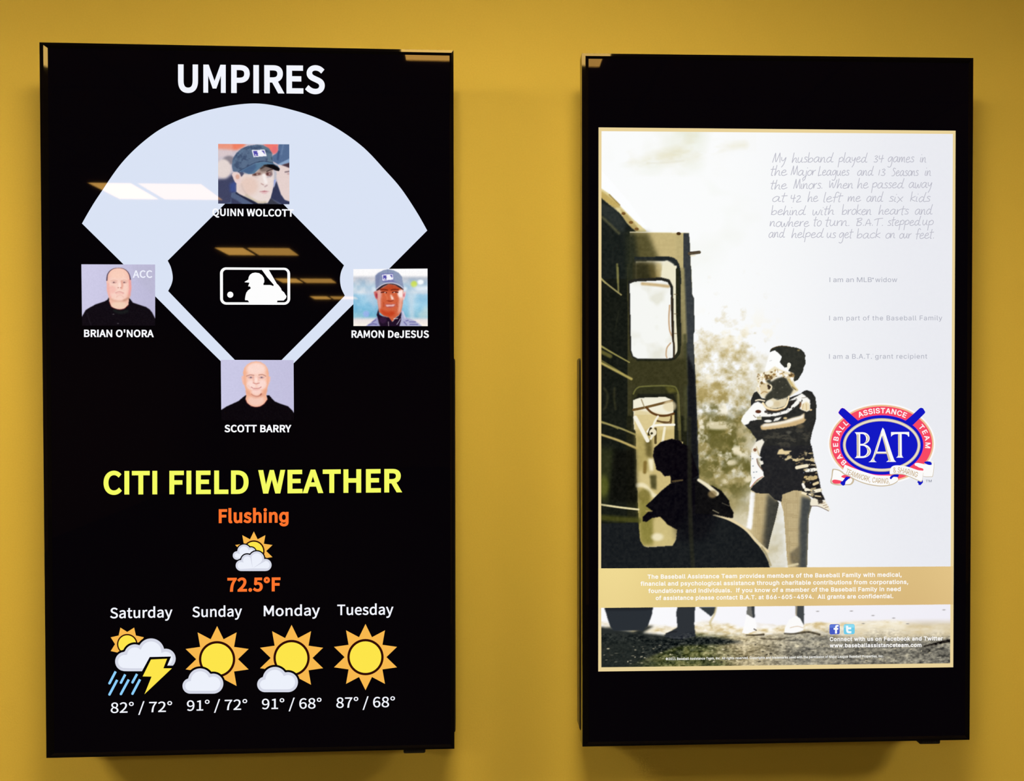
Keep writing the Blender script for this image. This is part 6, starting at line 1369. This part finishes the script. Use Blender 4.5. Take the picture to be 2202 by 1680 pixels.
# social icons
a = Art(RIGHT, 3)
a.shape([rrect((680, 758), (800, 756), (801, 876), (680, 878), 20)], (72, 92, 196), 0, 'M'); a.shape([[(682, 800), (798, 798), (798, 762), (682, 764)]], (96, 122, 214), 1, 'M')
a.shape([[(745, 868), (745, 822), (728, 822), (728, 802), (745, 802), (745, 788), (755, 768), (786, 764), (786, 784), (770, 786), (767, 802), (785, 802), (782, 822), (768, 822), (768, 868)]], (252, 252, 254), 2, 'M')
a.build('social_icon')
a = Art(RIGHT, 3)
a.shape([rrect((848, 757), (978, 755), (979, 875), (849, 878), 22)], (112, 204, 234), 0, 'M'); a.shape([[(852, 800), (974, 798), (974, 762), (852, 764)]], (142, 220, 242), 1, 'M')
a.shape([ribbon_outline(catmull([(888, 775), (888, 800), (889, 830), (900, 850), (938, 852)], False), 26)], (240, 250, 253), 2, 'M'); a.shape([ribbon_outline([(888, 806), (936, 806)], 24)], (240, 250, 253), 3, 'M')
a.build('social_icon')

# ---- charity emblem
RED, BLUE, TAN, PAPER, INK = (247, 74, 100), (18, 24, 196), (206, 190, 162), (252, 251, 250), (204, 188, 160)
a = Art(RIGHT, 3)
a.shape([circle(993, 765, 850, 640, 72)], (250, 249, 250), 0, 'G')
a.shape([circle(993, 765, 823, 613, 72)], (238, 190, 148), 1, 'G')
a.shape([circle(993, 765, 797, 588, 72)], RED, 2, 'G')
a.shape([circle(995, 786, 662, 474, 72)], (226, 54, 176), 3, 'G')
a.shape([[(372, 200), (408, 212), (625, 402), (505, 478), (318, 292), (310, 270), (348, 214)]], (226, 54, 176), 3, 'G')
a.shape([[(375, 203), (406, 214), (620, 402), (600, 470), (505, 470), (320, 290), (313, 272), (350, 216)]], BLUE, 4, 'G')
a.shape([[(1612, 198), (1645, 206), (1682, 264), (1676, 284), (1488, 470), (1400, 470), (1372, 402), (1470, 320), (1588, 210)]], BLUE, 4, 'G')
a.shape([circle(995, 786, 655, 468, 72)], BLUE, 4, 'G')
a.shape([circle(994, 786, 612, 422, 72), circle(994, 786, 566, 374, 72)], TAN, 5, 'G')
a.shape([circle(994, 786, 596, 406, 72), circle(994, 786, 578, 386, 72)], (240, 230, 210), 6, 'G')
# knobs of the bats below
a.shape([[(430, 1285), (505, 1290), (425, 1362), (412, 1418), (384, 1430), (342, 1398), (346, 1368), (380, 1352)]], BLUE, 7, 'G')
a.shape([[(1570, 1350), (1640, 1340), (1644, 1378), (1606, 1420), (1576, 1416), (1570, 1388), (1552, 1372)]], BLUE, 7, 'G')
# ribbon
def rib(pts, col, lvl): a.shape([catmull(pts)], col, lvl, 'G')
RIBL = [(212, 1180), (240, 1162), (330, 1180), (420, 1240), (520, 1300), (560, 1330), (545, 1385), (500, 1418), (430, 1420), (300, 1424), (205, 1400), (182, 1360), (200, 1290)]
rib(RIBL, INK, 5)
rib([(232, 1190), (262, 1180), (330, 1200), (410, 1260), (510, 1310), (530, 1345), (500, 1395), (440, 1404), (320, 1404), (225, 1386), (206, 1350), (218, 1280)], PAPER, 6)
rib([(210, 1355), (250, 1332), (350, 1350), (370, 1372), (330, 1396), (240, 1392)], RED, 6.5); rib([(355, 1285), (400, 1258), (470, 1275), (500, 1300), (480, 1320), (400, 1308)], RED, 6.5)
BANL = [(405, 1108), (430, 1104), (520, 1140), (700, 1205), (900, 1262), (1110, 1270), (1190, 1278), (1242, 1298), (1240, 1352), (1130, 1408), (960, 1424), (760, 1392), (600, 1335), (470, 1262), (385, 1216)]
rib([(x, y + 16) for x, y in BANL], INK, 7.5); rib(BANL, PAPER, 8)
rib([(1120, 1302), (1160, 1262), (1250, 1240), (1252, 1290), (1180, 1290), (1140, 1326)], BLUE, 8.5)
TAIL = [(1512, 1085), (1560, 1068), (1680, 1092), (1780, 1108), (1790, 1060), (1740, 1040), (1800, 1040), (1814, 1100), (1796, 1262), (1760, 1282), (1640, 1270), (1600, 1180), (1640, 1180), (1640, 1162), (1540, 1128)]
rib([(x + 6, y + 8) for x, y in TAIL], INK, 7); rib(TAIL, PAPER, 7.5)
rib([(1662, 1064), (1700, 1044), (1760, 1052), (1782, 1080), (1770, 1100), (1720, 1096)], BLUE, 8)
rib([(1450, 1140), (1520, 1112), (1580, 1140), (1645, 1160), (1640, 1192), (1560, 1180)], RED, 8)
BANR = [(1122, 1240), (1132, 1155), (1185, 1112), (1300, 1110), (1420, 1134), (1560, 1182), (1640, 1196), (1640, 1262), (1622, 1350), (1570, 1340), (1440, 1282), (1320, 1240), (1200, 1236)]
rib([(x + 2, y + 14) for x, y in BANR], INK, 9); rib(BANR, PAPER, 9.5)
ga = lambda pts: fr('G', pts)
text_on_arc(a, 'TEAMWORK, CARING,', ga(catmull([(430, 1192), (560, 1250), (700, 1298), (860, 1336), (1000, 1352), (1118, 1350)], False)), 11.4, (204, 181, 146), 'G', .02, .62, 10.5)
text_on_arc(a, '& SHARING', ga(catmull([(1172, 1182), (1280, 1180), (1400, 1206), (1500, 1240), (1562, 1258)], False)), 11.4, (204, 181, 146), 'G', .02, .66, 10.5)
def arc(t0, t1, rx=728, ry=525, cx=994, cy=768):
    t = np.radians(np.linspace(t0, t1, 40)); return ga(np.stack([cx + rx*np.cos(t), cy - ry*np.sin(t)], 1))
text_on_arc(a, 'BASEBALL', arc(219, 137), 11.0, (252, 246, 248), 'G', .04, 1.0, 5)
text_on_arc(a, 'ASSISTANCE', arc(121, 57), 11.4, (252, 246, 248), 'G', .04, 1.0, 5)
text_on_arc(a, 'TEAM', arc(35, -10), 11.0, (252, 246, 248), 'G', .04, 1.0, 5)
def P(*q): return [tuple(map(float, x)) for x in np.concatenate([np.asarray(x, float).reshape(-1, 2) for x in q])]
B_OUT = P([(568, 585), (690, 585)], circle(692, 681, 112, 96, 12, -88, 84), circle(684, 882, 140, 110, 14, -78, 90), [(566, 992), (592, 972), (600, 940), (598, 640), (590, 612)])
B_H1 = P([(655, 612)], circle(688, 690, 60, 78, 12, -90, 90), [(655, 768)])
B_H2 = P([(655, 797)], circle(690, 880, 76, 83, 12, -88, 90), [(655, 963)])
a.shape([B_OUT, B_H1, B_H2], PAPER, 6.5, 'G')
a.shape([[(600, 614), (632, 620), (632, 958), (602, 962)]], (214, 198, 168), 7, 'G')
for q in ([(740, 622), (775, 660), (772, 706), (738, 748)], [(758, 826), (796, 880), (790, 920), (748, 962)]): a.shape([ribbon_outline(catmull(q, False), 20)], (214, 198, 168), 7, 'G')
A_OUT = [(1008, 513), (1032, 540), (1165, 950), (1192, 1022), (1222, 1053), (1064, 1053), (1096, 1030), (1106, 1000), (1080, 926), (904, 926), (872, 1000), (880, 1032), (912, 1056), (786, 1056), (820, 1036), (850, 985), (988, 560)]
A_H = [(998, 640), (1066, 892), (922, 892)]
a.shape([A_OUT, A_H], PAPER, 6.5, 'G')
a.shape([ribbon_outline([(1012, 640), (1072, 880), (1122, 1040)], [14, 26, 34])], (214, 198, 168), 7, 'G'); a.shape([[(908, 910), (1074, 910), (1082, 926), (902, 926)]], (214, 198, 168), 7, 'G'); a.shape([ribbon_outline([(985, 590), (872, 985), (850, 1035)], [10, 14, 18])], (214, 198, 168), 7, 'G')
T_OUT = [(1140, 582), (1426, 580), (1428, 650), (1415, 656), (1398, 626), (1360, 613), (1308, 613), (1311, 940), (1320, 970), (1338, 986), (1222, 986), (1246, 966), (1253, 940), (1251, 613), (1200, 616), (1165, 630), (1142, 656)]
a.shape([T_OUT], PAPER, 6.5, 'G'); a.shape([[(1252, 616), (1276, 616), (1278, 962), (1256, 962)]], (214, 198, 168), 7, 'G')
text(a, 'TM', 1990.4, 1037.3, 2003.2, 1037.2, 5.2, (92, 98, 122), 'G', 0.0, 0.02)
a.build('charity_emblem')

# ---- the handwritten note: pen strokes
PEN = {
 'a': (1.05, [[(.82, .88), (.48, 1), (.12, .62), (.1, .18), (.34, 0), (.64, .32), (.82, .92), (.76, .25), (.92, .02), (1.08, .12)]]),
 'b': (.9, [[(.12, 1.9), (.1, .02), (.14, .35), (.42, .8), (.74, .7), (.74, .25), (.42, 0), (.1, .1)]]),
 'c': (.85, [[(.8, .82), (.55, 1), (.14, .62), (.16, .14), (.48, 0), (.85, .22)]]),
 'd': (1.1, [[(.78, .8), (.46, .97), (.12, .5), (.2, .05), (.48, .06), (.8, .6)], [(1.0, 1.85), (.82, .9), (.76, .25), (.9, .02), (1.15, .1)]]),
 'e': (.85, [[(.12, .48), (.58, .62), (.64, .9), (.42, 1), (.12, .62), (.16, .12), (.46, 0), (.9, .28)]]),
 'f': (.65, [[(.78, 1.6), (.58, 1.85), (.34, 1.5), (.24, -.15)], [(0, .82), (.7, .9)]]),
 'g': (.95, [[(.82, .85), (.48, 1), (.12, .62), (.2, .12), (.56, .3), (.82, .95), (.74, -.5), (.46, -.95), (.1, -.8)]]),
 'h': (.85, [[(.2, 1.9), (.06, 0), (.3, .68), (.56, .9), (.64, .6), (.62, .12), (.86, .04)]]),
 'i': (.4, [[(.16, .95), (.1, .15), (.32, .03)], [(.22, 1.40), (.30, 1.50)]]),
 'j': (.42, [[(.32, .95), (.24, -.5), (.02, -.95), (-.2, -.7), (.08, -.3), (.4, 0)], [(.36, 1.40), (.44, 1.50)]]),
 'k': (.8, [[(.18, 1.9), (.08, 0)], [(.74, 1), (.16, .5), (.78, .02)]]),
 'l': (.36, [[(.2, 1.9), (.1, .15), (.3, .02)]]),
 'm': (1.15, [[(.06, 1), (.04, 0), (.22, .7), (.46, .95), (.5, .05), (.66, .7), (.9, .95), (.94, .1), (1.12, .04)]]),
 'n': (.85, [[(.06, 1), (.05, 0), (.26, .75), (.52, .95), (.6, .6), (.6, .1), (.84, .04)]]),
 'o': (.8, [[(.46, 1), (.12, .62), (.16, .1), (.48, 0), (.76, .42), (.7, .85), (.44, 1)]]),
 'p': (.85, [[(.14, .9), (.04, -.95)], [(.1, .55), (.46, 1), (.78, .72), (.62, .22), (.1, .15)]]),
 'r': (.62, [[(.1, 1), (.1, 0), (.22, .7), (.6, 1)]]),
 's': (.66, [[(.64, .88), (.34, 1), (.18, .75), (.56, .36), (.46, .05), (.04, .05)]]),
 't': (.58, [[(.34, 1.7), (.2, .1), (.42, .02)], [(0, 1.08), (.7, 1.14)]]),
 'u': (.88, [[(.1, 1), (.06, .3), (.28, 0), (.56, .4), (.66, 1), (.62, .2), (.86, .03)]]),
 'w': (1.08, [[(.06, 1), (.1, .1), (.32, 0), (.52, .7), (.6, .1), (.82, .1), (1.0, .9), (1.1, 1)]]),
 'x': (.75, [[(.06, 1), (.4, .5), (.74, .02)], [(.78, 1), (.4, .4), (.04, -.25)]]),
 'y': (.8, [[(.06, 1), (.14, .4), (.4, .36), (.68, .95), (.48, -.3), (.2, -.95)]]),
 'M': (1.15, [[(.05, 0), (.26, 1.5), (.32, 1.7), (.5, .1), (.86, 1.6), (.92, 1.7), (1.06, 0)]]),
 'L': (.8, [[(.32, 1.8), (.12, .05), (.3, .02), (.76, .12)]]),
 'W': (1.25, [[(.06, 1.5), (.16, .1), (.5, 1.1), (.66, .1), (.9, .4), (1.14, 1.7)]]),
 'S': (.9, [[(.82, 1.35), (.46, 1.5), (.3, 1.15), (.72, .6), (.5, .05), (.04, 0)]]),
 'B': (.9, [[(.22, 1.45), (.14, 0)], [(0, 1.35), (.6, 1.55), (.7, 1.2), (.22, .85), (.72, .6), (.6, .12), (.12, .04)]]),
 'A': (.85, [[(.04, 0), (.4, 1.35), (.72, 0)], [(.1, .45), (.84, .5)]]),
 'T': (1.0, [[(.5, 1.4), (.44, 0)], [(-.05, 1.15), (.3, 1.4), (1.1, 1.55)]]),
 '3': (.7, [[(.1, 1.1), (.42, 1.25), (.56, 1), (.26, .68), (.62, .4), (.42, .02), (.04, .1)]]),
 '4': (.9, [[(.14, 1.3), (.12, .7), (.4, .66), (.86, .76)], [(.62, 1.4), (.5, -.1)]]),
 '1': (.4, [[(.18, 1.1), (.1, 0)]]),
 '2': (.9, [[(.1, 1), (.46, 1.2), (.62, .85), (.1, .05), (.5, .04), (.86, .14)]]),
 '.': (.34, [[(.1, .02), (.2, .14)]]),
}
NOTE = [(208, 204, [('My', 110, 270), ('husband', 330, 795), ('played', 855, 1178), ('34', 1250, 1368), ('games', 1408, 1708), ('in', 1772, 1845)]),
        (352, 358, [('the', 85, 275), ('Major', 318, 598), ('Leagues', 622, 976), ('and', 1065, 1248), ('13', 1302, 1385), ('Seasons', 1452, 1756), ('in', 1826, 1900)]),
        (508, 490, [('the', 85, 275), ('Minors.', 347, 682), ('When', 746, 1022), ('he', 1066, 1192), ('passed', 1232, 1592), ('away', 1645, 1912)]),
        (652, 648, [('at', 106, 262), ('42', 310, 440), ('he', 506, 626), ('left', 682, 892), ('me', 960, 1106), ('and', 1170, 1356), ('six', 1422, 1576), ('kids', 1662, 1890)]),
        (800, 792, [('behind', 94, 484), ('with', 560, 808), ('broken', 892, 1228), ('hearts', 1306, 1646), ('and', 1715, 1912)]),
        (930, 915, [('nowhere', 82, 524), ('to', 570, 662), ('turn.', 702, 990), ('B.A.T.', 1050, 1368), ('stepped', 1406, 1780), ('up', 1800, 1928)]),
        (1052, 1066, [('and', 66, 250), ('helped', 325, 685), ('us', 722, 826), ('get', 858, 1012), ('back', 1060, 1328), ('on', 1382, 1496), ('our', 1538, 1676), ('feet.', 1722, 1940)])]
a = Art(RIGHT, 4)
rng = np.random.RandomState(3)
for y0, y1, words in NOTE:
    for w, x0, x1 in words:
        tot = sum(PEN[c][0] for c in w); sx = (x1 - x0)/tot; pen = x0
        yb = y0 + (y1 - y0)*((x0 + x1)/2 - 80)/1850
        xh = 56 + rng.rand()*6
        for c in w:
            adv, strokes = PEN[c]
            dy = (rng.rand() - .5)*6
            for st in strokes:
                q = np.array(st, float)
                q = np.stack([pen + (q[:, 0] + (q[:, 1] - .5)*.10)*sx, yb + dy - q[:, 1]*xh], 1)
                c2 = catmull(fr('HW', q), False, 5)
                a.quadstrip(c2, 1.55, (190, 190, 201))
            pen += adv*sx
a.build('handwritten_note')
